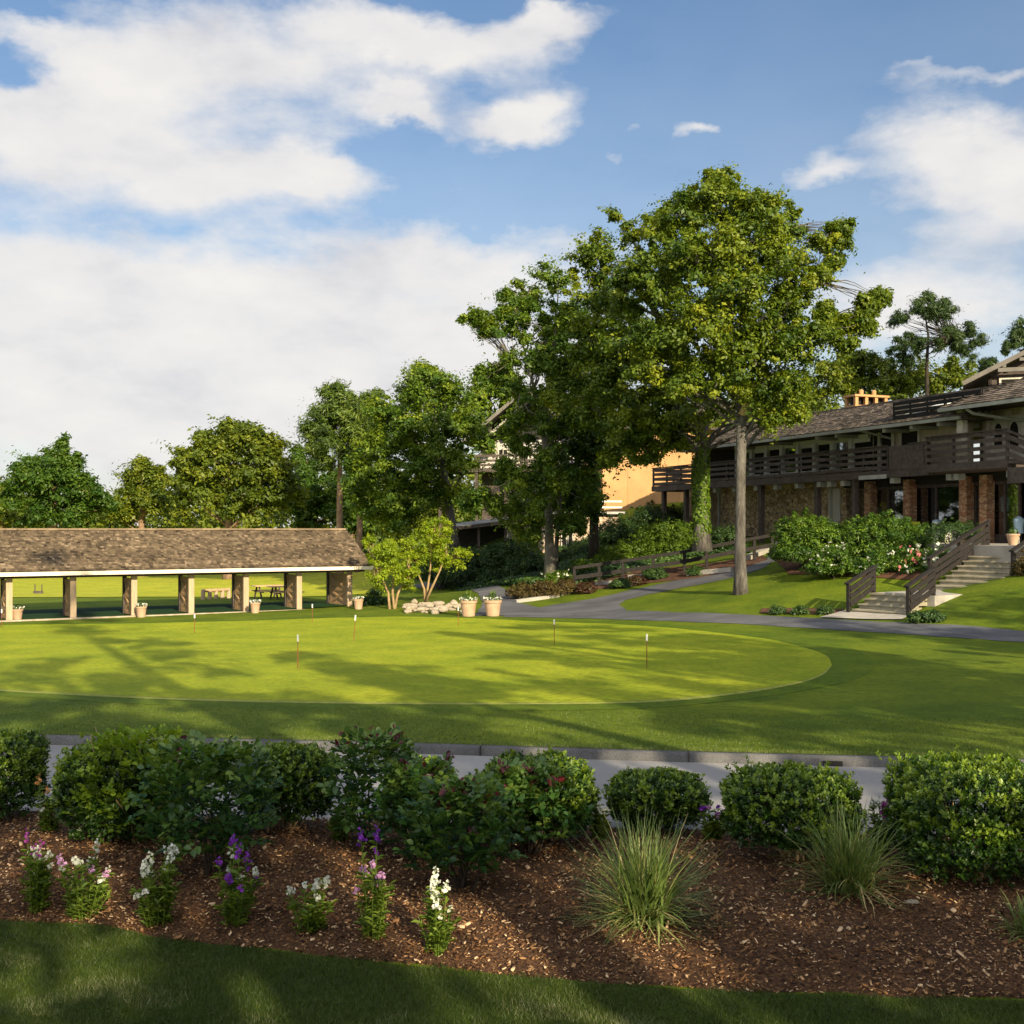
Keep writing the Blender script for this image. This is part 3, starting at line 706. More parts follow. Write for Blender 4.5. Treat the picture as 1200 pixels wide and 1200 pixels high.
# ------------------------------------------------------------------ driving range shelter
SA = np.array((-19.6, 53.3)); su = np.array((9.1, 5.6)); su /= np.linalg.norm(su); sb = np.array((-su[1], su[0]))
def sfr(a, d, z):                    # along the front, back from it, up
    p = SA + su * a + sb * d
    return (p[0], p[1], z)
L0, L1 = -10.5, 14.2
shel = thing('range_shelter', (*sfr(0, 0, 0)[:2], 0.0), 'long open timber shelter with brown cedar shingle roof at the far edge of the green', 'shelter')
DE, DR, DB = -0.75, 2.55, 5.2        # eave, ridge and back eave distances
ZE, ZR = 2.20, 3.98
rf = MB()
P = [sfr(L0, DE, ZE), sfr(L1, DE, ZE), sfr(L1 - .0, DR, ZR), sfr(L0, DR, ZR)]
for (d0, z0, d1, z1) in ((DE + .04, ZE, DR, ZR), (DR, ZR, DB, ZE + .35)):
    rf.hexa([sfr(L0, d0, z0 - .05), sfr(L1, d0, z0 - .05), sfr(L1, d1, z1 - .05), sfr(L0, d1, z1 - .05), sfr(L0, d0, z0 - .01), sfr(L1, d0, z0 - .01), sfr(L1, d1, z1 - .01), sfr(L0, d1, z1 - .01)])
roof = rf.build('roof', M['dark_wood'], shel)
shingle_plane(sfr(L0, DE - .05, ZE - .02), sfr(L1 + .08, DE - .05, ZE - .02), sfr(L0, DR, ZR), 26, .155, seed=3, t0=.5, jit=.2).build('shingles', M['shingle'], roof)
shingle_plane(sfr(L1 + .08, DB, ZE + .35), sfr(L0, DB, ZE + .35), sfr(L1 + .08, DR, ZR), 14, .3, seed=4).build('shingles', M['shingle'], roof)
mb = MB(); a = L0
while a < L1:
    e = min(a + .45, L1 + .1); mb.fbox(sfr, a, e - .01, DR - .14, DR + .14, ZR - .02, ZR + .055, float(rng.uniform(.75, 1))); a = e
mb.build('ridge_cap', M['shingle'], roof)
mb = MB(); mb.fbox(sfr, L0, L1 + .12, DE - .07, DE - .03, ZE - .23, ZE - .06)
mb.build('fascia', M['fascia'], shel)
mb = MB(); mb.fbox(sfr, L0, L1, -.03, .17, ZE - .36, ZE - .02); mb.fbox(sfr, L0, L1, 4.4, 4.6, ZE - .1, ZE + .28)
for a in np.arange(L0 + .3, L1, .9): mb.bar(sfr(a, DE + .1, ZE - .10), sfr(a, DR, ZR - .14), .06, .12)
mb.build('roof_beam', M['dark_wood'], shel)
post_as = [-8.0, -5.3, -2.66, 0, 2.67, 5.3, 7.95, 10.65, 13.35]
for k, a in enumerate(post_as):
    d1 = 1.45 if k < 8 else 2.4
    MB().fbox(sfr, a - .13, a + .13, -.14, .0, -.05, 1.86).build('post', M['timber_pale'], shel)
    MB().fbox(sfr, a - .08, a + .08, d1 + .12, d1 + .32, -.05, ZE - .1).build('post', M['dark_wood'], shel)
    pn = MB()
    for q in np.arange(.0, d1, .18): pn.fbox(sfr, a - .03, a + .03, .02 + q, .02 + min(q + .172, d1), .06, 1.72, .5)
    pn = pn.build('partition', M['timber'], shel)
    br = MB()
    for s_ in (-1, 1):
        o_ = a + s_ * .045
        br.bar(sfr(o_, .06, .14), sfr(o_, d1, .14), .03, .14); br.bar(sfr(o_, .06, 1.66), sfr(o_, d1, 1.66), .03, .14); br.bar(sfr(o_, .06, .9), sfr(o_, d1, .9), .03, .12)
        br.bar(sfr(o_ + s_ * .002, .1, .2), sfr(o_ + s_ * .002, d1 - .04, .86), .03, .11); br.bar(sfr(o_ + s_ * .003, .1, .94), sfr(o_ + s_ * .003, d1 - .04, 1.6), .03, .11)
        br.bar(sfr(o_ + s_ * .004, d1 - .04, .2), sfr(o_ + s_ * .004, .1, .86), .03, .11); br.bar(sfr(o_ + s_ * .005, d1 - .04, .94), sfr(o_ + s_ * .005, .1, 1.6), .03, .11)
    br.build('brace', M['timber'], pn)
strip('shelter_shade_strip', [sfr(L0, -.15, 0)[:2], sfr(13.5, -.15, 0)[:2]], [sfr(L0, 7.0, 0)[:2], sfr(13.2, 5.5, 0)[:2]], 60, 24, .045, M['shade_turf'])  # dark strip painted in for the shade under and behind the roof
mb = MB(); mb.fbox(sfr, L0, 13.4, -.32, -.16, -.03, .06); o = mb.build('shelter_kerb', M['rock']); o['kind'] = 'structure'

# ------------------------------------------------------------------ clubhouse
F0 = np.array((9.3, 78.8)); fu = np.array((.376, -.9266)); fn = np.array((-.9266, -.376))
def cfr(a, d, z):                    # along the facade (towards the camera), out from it, up
    p = F0 + fu * a + fn * d
    return (p[0], p[1], z)
def aof(px, d=0.0):
    """distance along the facade seen at photo column px, at offset d"""
    p = px - 600; o = F0 + fn * d
    return (p * o[1] - F * o[0]) / (F * fu[0] - p * fu[1])
club = thing('clubhouse', (*cfr(10, -4, 0)[:2], 3.2), 'two storey clubhouse with dark balcony, shake roof and rubble stone ground floor', 'clubhouse')
ZD, ZEV, ZRG = 6.75, 9.0, 10.78
lw = MB(); lw.fbox(cfr, -.2, 16.7, -3.0, -2.6, 2.2, 6.74)
lw.fbox(cfr, 16.3, 16.7, -6.5, -3.0, 2.2, 6.5); lw.fbox(cfr, -.2, .2, -9, -3.0, 2.2, 8.6)
lw.build('stone_wall', M['rubble'], club)
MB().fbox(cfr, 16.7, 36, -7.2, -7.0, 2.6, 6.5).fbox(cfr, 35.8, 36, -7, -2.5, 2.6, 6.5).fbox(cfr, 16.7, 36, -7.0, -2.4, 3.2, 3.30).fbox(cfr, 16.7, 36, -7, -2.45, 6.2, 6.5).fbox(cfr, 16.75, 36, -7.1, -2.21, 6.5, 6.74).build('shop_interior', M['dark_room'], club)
# glazing of the ground floor shop
for p0, p1 in ((1022, 1060), (1069, 1126), (1135, 1150), (1160, 1194)):
    a0, a1 = aof(p0, -2.6), aof(p1, -2.6)
    fr_ = MB()
    for x in (a0, (a0 + a1) / 2, a1): fr_.fbox(cfr, x - .05, x + .05, -2.72, -2.6, 3.3, 6.2)
    fr_.fbox(cfr, a0, a1, -2.72, -2.62, 3.3, 3.75); fr_.fbox(cfr, a0, a1, -2.72, -2.62, 6.02, 6.18)
    win = fr_.build('shop_window', M['dark_wood'], club)
    MB().fbox(cfr, a0 + .05, a1 - .05, -2.69, -2.67, 3.76, 6.0).build('pane', M['glass'], win)
for p0 in (1018, 1064, 1130, 1154):
    a = aof(p0, -2.2)
    MB().fbox(cfr, a - .24, a + .24, -2.55, -2.1, 2.9, 6.46).build('brick_pillar', M['pillar'], club)
for p0 in (778, 804, 892, 958, 1002):
    a = aof(p0, -.25); z = g1(*cfr(a, -.25, 0)[:2])
    MB().fbox(cfr, a - .13, a + .13, -.4, -.14, z - .3, 6.5).build('deck_post', M['dark_wood'], club)
for p0 in (842, 974): 
    a = aof(p0, -2.5); MB().fbox(cfr, a - .09, a + .09, -2.6, -2.48, 3, 6.5).build('downspout', M['gutter'], club)
a = aof(985, -2.5); MB().fbox(cfr, a - 1.1, a - .1, -2.6, -2.52, 3.2, 6.2).build('wall_panel', M['plaster'], club)
# deck
dk = MB(); dk.fbox(cfr, 0, 31.2, -2.2, -.02, ZD - .16, ZD)
dk.fbox(cfr, 26.2, 33.5, -.02, .42, ZD - .02, ZD + .1)
dk = dk.build('balcony_deck', M['dark_wood'], club)
fa = MB(); fa.fbox(cfr, -.1, 26.1, -.02, .06, ZD - .28, ZD + .06); fa.fbox(cfr, 26.1, 31.2, .0, .46, ZD - .18, ZD + .16)
fa.fbox(cfr, 31.2, 36, .36, .46, ZD - .85, ZD - .2)
fa.fbox(cfr, -.12, -.02, -3.2, -.02, ZD - .28, ZD + .06)
fa.build('deck_fascia', M['dark_wood'], dk)
a0, a1 = aof(1008, 0), aof(1040, 0)
MB().fbox(cfr, a0, a1, .06, .10, ZD - .32, ZD - .12).build('deck_flashing', M['gutter'], dk)
for p0 in (835, 857, 883, 906, 931, 957, 969, 985, 1043, 1109, 1118, 1180):
    a = aof(p0, 0); MB().fbox(cfr, a - .16, a + .16, -.5, -.12, ZD - .55, ZD - .285).build('joist_end', M['gutter'], dk)
# railings
def railing(parent, pts, z0, heights, post_every=1.75, cap=True, mat='dark_wood', posth=1.22):
    """pts: frame points (a,d); boards at heights above z0; a part with sub-part posts"""
    rb = MB(); ps = MB()
    for (p, q) in zip(pts[:-1], pts[1:]):
        P_, Q_ = np.array(cfr(*p, 0)), np.array(cfr(*q, 0)); Ld = np.linalg.norm(Q_ - P_)
        for (h, hh) in heights:
            nb = max(1, int(Ld / 4.2))
            for k in range(nb):
                A_, B_ = P_ + (Q_ - P_) * k / nb, P_ + (Q_ - P_) * ((k + 1) / nb - .002)
                dz = rng.normal(0, .012)
                rb.bar(A_ + (0, 0, z0 + h + dz), B_ + (0, 0, z0 + h + rng.normal(0, .012)), .045, hh)
        if cap: rb.bar(P_ + (0, 0, z0 + posth + .03), Q_ + (0, 0, z0 + posth + .03), .16, .05)
    rail_ = rb.build('railing', M[mat], parent)
    for (p, q) in zip(pts[:-1], pts[1:]):
        Ld = math.dist(p, q); nn = max(1, round(Ld / post_every))
        for k in range(nn + 1):
            a_ = p[0] + (q[0] - p[0]) * k / nn; d_ = p[1] + (q[1] - p[1]) * k / nn
            x, y, _ = cfr(a_, d_ - .07, 0)
            MB().box((x, y, z0 + posth / 2 - .05), (.05, .05, posth / 2 + .05), rz=math.atan2(fu[1], fu[0])).build('rail_post', M[mat], rail_)
    return rail_
BO = [(.20, .17), (.52, .17), (.83, .17), (1.12, .17)]
railing(club, [(0, -3.0), (0, .03), (aof(1040), .03)], ZD, BO)
a = aof(1064); MB().fbox(cfr, a - 1.25, a + 1.15, .02, .08, ZD + .06, ZD + 1.2).build('gate_panel', M['dark_wood'], club)
railing(club, [(aof(1068) - .15, .03), (aof(1088), .03)], ZD, BO)
railing(club, [(aof(1088), .14), (29.6, .38), (31.1, .42)], ZD + .18, BO)
st = MB()
for k, h in enumerate((.25, .6, .95, 1.2)): st.bar(cfr(31.2, .44, ZD + .15 + h), cfr(34.6, .44, ZD - 1.1 + h), .05, .2 if h < 1.1 else .1)
st.build('stair_railing', M['dark_wood'], club)
# upper wall
uw = MB(); uw.fbox(cfr, 3.2, 27, -1.700, -1.450, ZD, ZEV - .1)
uw.fbox(cfr, 3.2, 3.45, -9, -1.700, ZD - 3, ZEV - .1)
uw.build('upper_wall', M['siding'], club)
w0, w1 = aof(866, -1.400), aof(1022, -1.400); nb = 8
for k in range(nb):
    a0 = w0 + (w1 - w0) * k / nb; a1 = w0 + (w1 - w0) * (k + 1) / nb
    fr_ = MB(); fr_.fbox(cfr, a0 - .14, a0 + .14, -1.440, -1.200, ZD + .3, ZEV - .12); fr_.fbox(cfr, a0 + .14, a1 - .14, -1.440, -1.250, ZEV - .36, ZEV - .12); fr_.fbox(cfr, a0 + .14, a1 - .14, -1.440, -1.250, ZD + .3, ZD + .42)
    fr_ = fr_.build('window', M['white'], club)
    MB().fbox(cfr, a0 + .14, a1 - .14, -1.400, -1.360, ZEV - .46 - .10 * (k % 3 == 1), ZEV - .31).build('blind', M['white'], fr_)
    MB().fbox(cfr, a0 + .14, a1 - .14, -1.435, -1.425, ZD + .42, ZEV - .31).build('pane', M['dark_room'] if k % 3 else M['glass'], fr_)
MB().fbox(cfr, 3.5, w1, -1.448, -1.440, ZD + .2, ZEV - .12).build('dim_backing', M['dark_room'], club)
a = aof(1066, -1.400)
fr_ = MB()
for s0, s1, z0, z1 in ((-.72, -.58, 7.95, 8.85), (.58, .72, 7.95, 8.85), (-.58, .58, 8.73, 8.85), (-.58, .58, 7.95, 8.07)): fr_.fbox(cfr, a + s0, a + s1, -1.440, -1.370, z0, z1)
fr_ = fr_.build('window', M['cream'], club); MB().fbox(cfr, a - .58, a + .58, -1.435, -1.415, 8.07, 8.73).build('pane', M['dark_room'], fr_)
a = aof(1036, -1.400); MB().fbox(cfr, a - .8, a + .6, -1.445, -1.400, ZD, ZEV - .2).build('door', M['black_wood'], club)
for p0 in (1030, 1046): 
    a = aof(p0, -1.300); MB().fbox(cfr, a - .09, a + .09, -1.440, -1.280, ZD, ZEV - .12).build('door_post', M['cream'], club)
# main roof
R0, R1 = 3.6, 28.5
rf = MB(); DRG = -4.6
for d0, z0, d1, z1 in ((.12, ZEV + .03, DRG, ZRG), (DRG, ZRG, -10.5, ZEV)):
    rf.hexa([cfr(a, d, z + e) for e in (-.10, -.012) for a, d, z in ((R0, d0, z0), (R1, d0, z0), (R1, d1, z1), (R0, d1, z1))])
roof = rf.build('roof', M['dark_wood'], club)
shingle_plane(cfr(R0 - .1, .16, ZEV + .03), cfr(R1, .16, ZEV + .03), cfr(R0 - .1, DRG, ZRG), 18, .26, .035, seed=8, t0=.5, jit=.2).build('shakes', M['shingle_grey'], roof)
mb = MB(); a = R0 - .1
while a < R1: mb.fbox(cfr, a, a + .4, DRG - .16, DRG + .16, ZRG - .02, ZRG + .06, float(rng.uniform(.3, .8))); a += .42
mb.build('ridge_cap', M['shingle_grey'], roof)
gt = MB(); gt.fbox(cfr, R0 - .1, 28.2, .13, .26, ZEV - .16, ZEV - .005)
gt.bar(cfr(aof(1012), .2, ZEV - .15), cfr(aof(1021), -1.6, ZEV - .62), .1, .1)
gt.build('gutter', M['gutter'], roof)
for p0 in (862, 905, 957, 980, 1036, 1068, 1100):
    a = aof(p0, .05); MB().fbox(cfr, a - .1, a + .1, -2.2, .08, ZEV - .34, ZEV - .17).build('rafter_end', M['gutter'], roof)
MB().fbox(cfr, R0, R1, -1.45, .10, ZEV - .165, ZEV - .105).build('soffit', M['dark_wood'], roof)
gb = MB(); gb.add([cfr(R0 + .3, -.6, ZEV - .1), cfr(R0 + .3, -8.6, ZEV - .1), cfr(R0 + .3, DRG, ZRG - .12)], [(0, 1, 2)]); gb.build('gable_infill', M['siding'], roof)
# chimney with open top
ca, cd = 13.4, -5.4
ch = MB(); ch.fbox(cfr, ca - .5, ca + .5, cd - 2.3, cd, ZRG - 1.2, ZRG + .30)
ch = ch.build('chimney', M['stucco'], roof)
cp = MB()
for k in range(4):
    d = cd - .12 - k * .687
    for aa in (ca - .4, ca + .4): cp.fbox(cfr, aa - .09, aa + .09, d - .1, d + .1, ZRG + .30, ZRG + .78)
cp.fbox(cfr, ca - .56, ca + .56, cd - 2.36, cd + .06, ZRG + .78, ZRG + .90)
cp.build('chimney_cap', M['stucco'], ch)
MB().fbox(cfr, ca - .1, ca + .1, cd - 2.2, cd - .1, ZRG + .30, ZRG + .76).build('flue_screen', M['black_wood'], ch)
for k, d in enumerate((-.8, -1.7)): MB().lathe(cfr(ca, cd + d, ZRG + .90), [(.13, 0), (.14, .28), (.09, .34), (0, .34)], 10).build('flue_pot', M['stucco'], ch)
# roof terrace screen
ta0, ta1 = aof(1047, -.35), aof(1150, -.35)
ts = MB()
for z in (9.34, 9.56, 9.78, 10.0): ts.bar(cfr(ta0, -.35, z), cfr(ta1, -.35, z + .02), .04, .17)
ts = ts.build('roof_screen', M['black_wood'], roof)
for k in range(6):
    a = ta0 + (ta1 - ta0) * k / 5; MB().fbox(cfr, a - .06, a + .06, -.47, -.38, 9.1, 10.1).build('screen_post', M['black_wood'], ts)
MB().fbox(cfr, ta0 - .05, ta0 + .03, -2.6, -.35, 9.3, 10.08).build('screen_return', M['black_wood'], ts)
MB().hexa([cfr(a, d, z) for e in (0, .05) for a, d, z in ((aof(1062, -1), -.9, 9.48 + e), (aof(1090, -1), -.9, 9.55 + e), (aof(1112, -1), -2.2, 10.1 + e), (aof(1085, -1), -2.2, 10.0 + e))]).build('skylight', M['white'], roof)
# entrance porch with hip roof, white column, arched doors
ZP = 9.37; H0, H1 = 27.5, 37.5
pr_ = MB(); hp = [cfr(H0, .55, ZP), cfr(H1, .55, ZP), cfr(H1, -7, ZP), cfr(H0, -7, ZP), cfr(H0 + 3.7, -3.2, ZP + 1.75), cfr(H1, -3.2, ZP + 1.75)]
pr_.add(hp, [(0, 1, 5, 4), (3, 4, 5, 2), (0, 4, 3), (0, 3, 2, 1)])
pr_ = pr_.build('porch_roof', M['dark_wood'], club)
shingle_plane(cfr(H0 - .05, .62, ZP + .02), cfr(H1, .62, ZP + .02), cfr(H0 - .05, -3.2, ZP + 1.79), 15, .24, .035, seed=12, edge_fn=lambda v: (3.7 * v, H1 - H0)).build('shakes', M['shingle_grey'], pr_)
shingle_plane(cfr(H0 - .07, -7, ZP + .02), cfr(H0 - .07, .6, ZP + .02), cfr(H0 + 3.68, -7, ZP + 1.79), 15, .24, .035, seed=13, edge_fn=lambda v: (3.8 * v, 7.6 - 3.8 * v)).build('shakes', M['shingle_grey'], pr_)
gt = MB(); gt.fbox(cfr, H0 - .05, H1, .56, .68, ZP - .16, ZP - .005); gt.fbox(cfr, H0 - .18, H0 - .06, -6, .66, ZP - .16, ZP - .005)
gt.tube([cfr(28.9, .5, ZP - .15), cfr(29.0, .2, ZP - .35), cfr(29.6, -1.4, ZP - .6), cfr(29.9, -1.9, ZP - .62)], [.07] * 4, 8)
gt.build('gutter', M['gutter'], pr_)
a = aof(1127, -.25); MB().fbox(cfr, a - .17, a + .17, -.42, -.12, ZD + .005, ZP - .1).build('column', M['cream'], club)
MB().fbox(cfr, 27, 36, -2.4, -2.2, ZD, ZP).build('porch_wall', M['siding'], club)
for p0, p1 in ((1163, 1177), (1181, 1196)):
    a0, a1 = aof(p0, -2.1), aof(p1, -2.1)
    dr = MB().fbox(cfr, a0 - .1, a1 + .1, -2.2, -2.1, ZD + .16, ZP - .35).build('door', M['cream'], club)
    pan = MB(); c = (a0 + a1) / 2; hw = (a1 - a0) / 2 - .12; pts = [(c - hw, ZD + .9), (c + hw, ZD + .9)] + [(c + hw * math.cos(q), ZP - 1.05 + .42 * math.sin(q)) for q in np.linspace(0, math.pi, 9)]
    pan.add([cfr(x, -2.09, z) for x, z in pts], [tuple(range(len(pts)))]).build('pane', M['dark_room'], dr)
for p0 in (1158, 1179, 1199):
    a = aof(p0, -2.0); MB().fbox(cfr, a - .1, a + .1, -2.2, -1.98, ZD + .1, ZP - .1).build('door_post', M['cream'], club)
# upper gable behind the porch
GO = np.array((22.8, 60.3)); gw_ = np.array((.94, -.342)); gv_ = np.array((-.342, -.94))
def gfr(w_, r_, z):
    p = GO + gw_ * w_ + gv_ * r_; return (p[0], p[1], z)
gz = 11.3
gr = MB()
for s_ in (0, 1):
    w0_, w1_ = (0, 5) if s_ == 0 else (10, 5)
    gr.hexa([gfr(w, r, z + e) for e in (0, .16) for w, r, z in ((w0_, 0, gz), (w0_, -9, gz), (w1_, -9, gz + 2.5), (w1_, 0, gz + 2.5))])
gr = gr.build('gable_roof', M['shingle_grey'], club)
ba = MB(); ba.bar(gfr(-.05, .04, gz + .05), gfr(5, .04, gz + 2.55), .07, .22); ba.bar(gfr(10.05, .04, gz + .05), gfr(5, .04, gz + 2.55), .07, .22)
ba.bar(gfr(1.6, .0, gz + .65), gfr(8.4, .0, gz + .65), .14, .2); ba.bar(gfr(2.6, .0, gz + 1.15), gfr(7.4, .0, gz + 1.15), .14, .16)
for w in (1.9, 3.2): ba.bar(gfr(w, -1.2, gz + .45 * w), gfr(w, .05, gz + .45 * w), .16, .16)
ba.build('bargeboard', M['trim_dull'], gr)
gwl = MB(); gwl.add([gfr(1.2, -1.2, gz - 3), gfr(8.8, -1.2, gz - 3), gfr(8.8, -1.2, gz + .55), gfr(5, -1.2, gz + 2.4), gfr(1.2, -1.2, gz + .55)], [(0, 1, 2, 3, 4)])
gwl.fbox(gfr, 1.2, 1.35, -8, -1.2, gz - 3, gz + .5); gwl.build('gable_wall', M['dark_wood'], club)
for w in (1.7, 3.0, 4.3, 5.6):
    fr_ = MB()
    for s0, s1, z0, z1 in ((0, .1, -.9, .4), (1.1, 1.2, -.9, .4), (.1, 1.1, .3, .4), (.1, 1.1, -.9, -.8)): fr_.fbox(gfr, w + s0, w + s1, -1.18, -1.1, gz + z0, gz + z1)
    fr_ = fr_.build('window', M['cream'], club); MB().fbox(gfr, w + .1, w + 1.1, -1.17, -1.14, gz - .8, gz + .3).build('pane', M['dark_room'], fr_)
# sunlit stucco wing behind
wy = 84.5
sw = MB(); sw.hexa([(x, y, z) for z in (3.5, 11.1) for x, y in ((6.4, wy), (15.6, wy + 1.5), (14.6, wy + 9), (5.4, wy + 8))])
sw.build('stucco_wing', M['stucco'], club)
wr = MB()
wr.hexa([(x, y, z) for z in (11.1, 11.25) for x, y in ((6.0, wy - .5), (16.1, wy + 1.0), (15.1, wy + 9.5), (5.0, wy + 8.5))]); wr.build('wing_roof', M['dark_wood'], club)
jn = MB()
for k in range(1, 5):
    x = 6.4 + 9.2 * k / 5; y = wy + 1.5 * k / 5; jn.box((x, y - .012, 7.3), (.03, .012, 3.8))
jn.build('wall_batten', M['stucco'], club)

# items by the shop window (each a thing of its own)
def patio_pt(px, d): 
    a = aof(px, d); return cfr(a, d, 3.36)
pt = MB(); pt.fbox(cfr, 17.2, 35, -2.45, 2.3, 2.7, 3.36); pt.fbox(cfr, 30.8, 35, 2.3, 3.4, 2.7, 3.358)
o = pt.build('patio', M['concrete']); o['kind'] = 'structure'
c = patio_pt(1098, -1.9)
t_ = thing('white_bin', c, 'pale blue-white upright bin standing outside the shop window', 'bin')
MB().lathe(c, [(.16, 0), (.20, .03), (.21, 1.0), (.19, 1.04), (0, 1.05)], 16).build('drum', M['white'], t_, smooth=False)
MB().lathe((c[0], c[1], c[2] + 1.05), [(.215, -.08), (.215, 0), (.1, .05), (0, .055)], 16).build('lid', M['blue'], t_)
c = patio_pt(1116, -1.9)
t_ = thing('planter_box', c, 'pale green wooden planter box of flowers outside the shop window', 'planter')
mb = MB(); mb.box((c[0], c[1], c[2] + .34), (.42, .2, .32)); mb.box((c[0], c[1], c[2] + .68), (.46, .24, .03)); mb.build('box', M['pale_green'], t_)
mb = MB()
for k in range(3): mb.box((c[0] - .27 + .27 * k, c[1] - .206, c[2] + .34), (.10, .006, .24))
mb.build('panel_trim', M['white'], t_)
P_ = np.array(c) + np.stack([rng.uniform(-.4, .4, 120), rng.uniform(-.18, .18, 120), .72 + rng.uniform(0, .18, 120)], 1)
PLANTERBOX = (P_, t_)
c = patio_pt(1073, -1.9)
t_ = thing('yellow_sign', c, 'small yellow board standing beside the second brick pillar', 'board')
mb = MB(); mb.box((c[0], c[1], c[2] + .62), (.2, .03, .38)); mb.build('board', M['yellow'], t_)
mb = MB(); mb.bar((c[0] - .15, c[1], c[2]), (c[0] - .15, c[1], c[2] + .3), .04, .04); mb.bar((c[0] + .15, c[1], c[2]), (c[0] + .15, c[1], c[2] + .3), .04, .04); mb.build('leg', M['dark_wood'], t_)
# clothing on stands seen through the glass
def garment(px, d, mat, hh, label):
    c = patio_pt(px, d); t_ = thing('clothes_stand', c, label, 'clothes stand', 'clothes stands in the shop window')
    MB().lathe(c, [(.22, 0), (.22, .03), (.025, .05), (.025, hh - .55), (0, hh - .55)], 12).build('stand', M['gutter'], t_)
    MB().lathe((c[0], c[1], c[2] + hh - .75), [(.20, 0), (.19, .25), (.22, .5), (.24, .62), (.10, .72), (.06, .76), (0, .76)], 14).build('shirt', M[mat], t_, smooth=True)
garment(1030, -3.3, 'pale_green', 1.9, 'pale green top on a stand behind the first shop pane')
garment(1036, -3.5, 'yellow', 2.1, 'yellow top on a stand in the left shop window')
garment(1048, -3.3, 'red', 1.35, 'dark red shirt on a low stand in the left shop window')
garment(1144, -3.4, 'teal', 2.4, 'teal top hung high between the two right brick pillars')
garment(1178, -3.3, 'blue', 2.2, 'tall blue top on a stand at the right shop window')
garment(1194, -2.1, 'blue', 1.2, 'pale blue shirt on a stand at the far right of the shop front')

# ------------------------------------------------------------------ steps and handrails
sd = np.array((.8, .6)); swd = np.array((.6, -.8))
def flight(name, o2, z0, nst, run, width, label):
    t_ = thing(name, (o2[0], o2[1], z0), label, 'steps')
    for k in range(nst):
        zt = z0 + .18 * (k + 1)
        def fr(a, d, z, o2=o2): p = o2 + sd * a + swd * d; return (p[0], p[1], z)
        mb = MB(); mb.fbox(fr, k * run, k * run + run + .25, 0, width, zt - .18 if k else zt - .4, zt - .055)
        mb.fbox(fr, k * run - .05, k * run + run + .02, -.03, width + .03, zt - .054, zt)
        mb.build('step', M['step'], t_)
    return t_
SL = np.array((12.25, 42.85)); zL = .96
flight('stone_steps', SL, zL, 4, .32, 2.2, 'lower flight of four pale stone steps beside the asphalt path')
SU = SL + sd * 4.9; zU = zL + .72
flight('stone_steps', SU, zU, 9, .40, 2.4, 'upper flight of nine pale stone steps climbing to the patio')
ld = MB()
def lfr(a, d, z): p = SL + sd * a + swd * d; return (p[0], p[1], z)
ld.fbox(lfr, 1.2, 4.95, -.1, 2.5, zU - .5, zU - .004); o = ld.build('landing_pavement', M['concrete']); o['kind'] = 'structure'
strip('pavement', [lfr(.1, -.5, 0)[:2], lfr(.1, 2.35, 0)[:2]], [lfr(-1.2, -.55, 0)[:2], lfr(-.75, 2.55, 0)[:2]], 10, 8, .05, M['concrete'])
def handrail(o2, d, a0, a1, z0, z1, label, hh=.92, drop=.25):
    def fr(a, dd, z): p = o2 + sd * a + swd * (d + dd); return (p[0], p[1], z)
    t_ = thing('handrail', fr(a0, 0, z0), label, 'handrail', 'dark wooden handrails of the steps')
    n_ = max(1, round((a1 - a0) / 1.8))
    for k in range(n_ + 1):
        q = k / n_; a = a0 + (a1 - a0) * q; z = z0 + (z1 - z0) * q
        MB().fbox(fr, a - .06, a + .06, -.06, .06, z - drop, z + hh).build('post', M['fence_wood'], t_)
    mb = MB(); mb.bar(fr(a0 - .12, 0, z0 + hh + .03), fr(a1 + .1, 0, z1 + hh + .03), .2, .06); mb.build('cap_rail', M['fence_wood'], t_)
    for h_ in (.22, .48, .74):
        MB().bar(fr(a0, .075, z0 + h_), fr(a1, .075, z1 + h_), .04, .19).build('side_board', M['fence_wood'], t_)
handrail(SL, -.14, -.1, 1.35, zL + .12, zU + .02, 'short dark handrail on the left of the lower steps')
handrail(SL, 2.34, -.1, 1.35, zL + .12, zU + .02, 'short dark handrail on the right of the lower steps')
handrail(SU, -.14, -.05, 3.9, zU + .14, zU + 1.62, 'long dark handrail climbing on the left of the upper steps', 1.0)
handrail(SU, 2.54, 1.2, 3.6, zU + .55, zU + 1.5, 'dark handrail on the right of the upper steps by the brown shrub')

# ------------------------------------------------------------------ rail fence along the path
fp = [(673, 697, 60.5), (702, 684.5, 60.5), (730, 677, 60.4), (766, 674, 60.2), (802, 672, 60), (828, 669, 60), (862, 665.5, 60), (884, 658, 60), (905, 649, 60)]
pts = []
for px, py, Y in fp:
    x = (px - 600) * Y / F; pts.append((x, Y, g1(x, Y)))
fen = thing('rail_fence', pts[0], 'dark brown two-rail wooden fence rising along the asphalt path', 'fence')
for p in pts: MB().box((p[0], p[1], p[2] + .45), (.07, .07, .72)).build('post', M['fence_wood'], fen)
for h_, hh in ((1.12, .16), (.62, .2)):
    for p, q in zip(pts[:-1], pts[1:]): MB().bar((p[0], p[1] - .09, p[2] + h_), (q[0], q[1] - .09, q[2] + h_), .05, hh).build('rail', M['fence_wood'], fen)

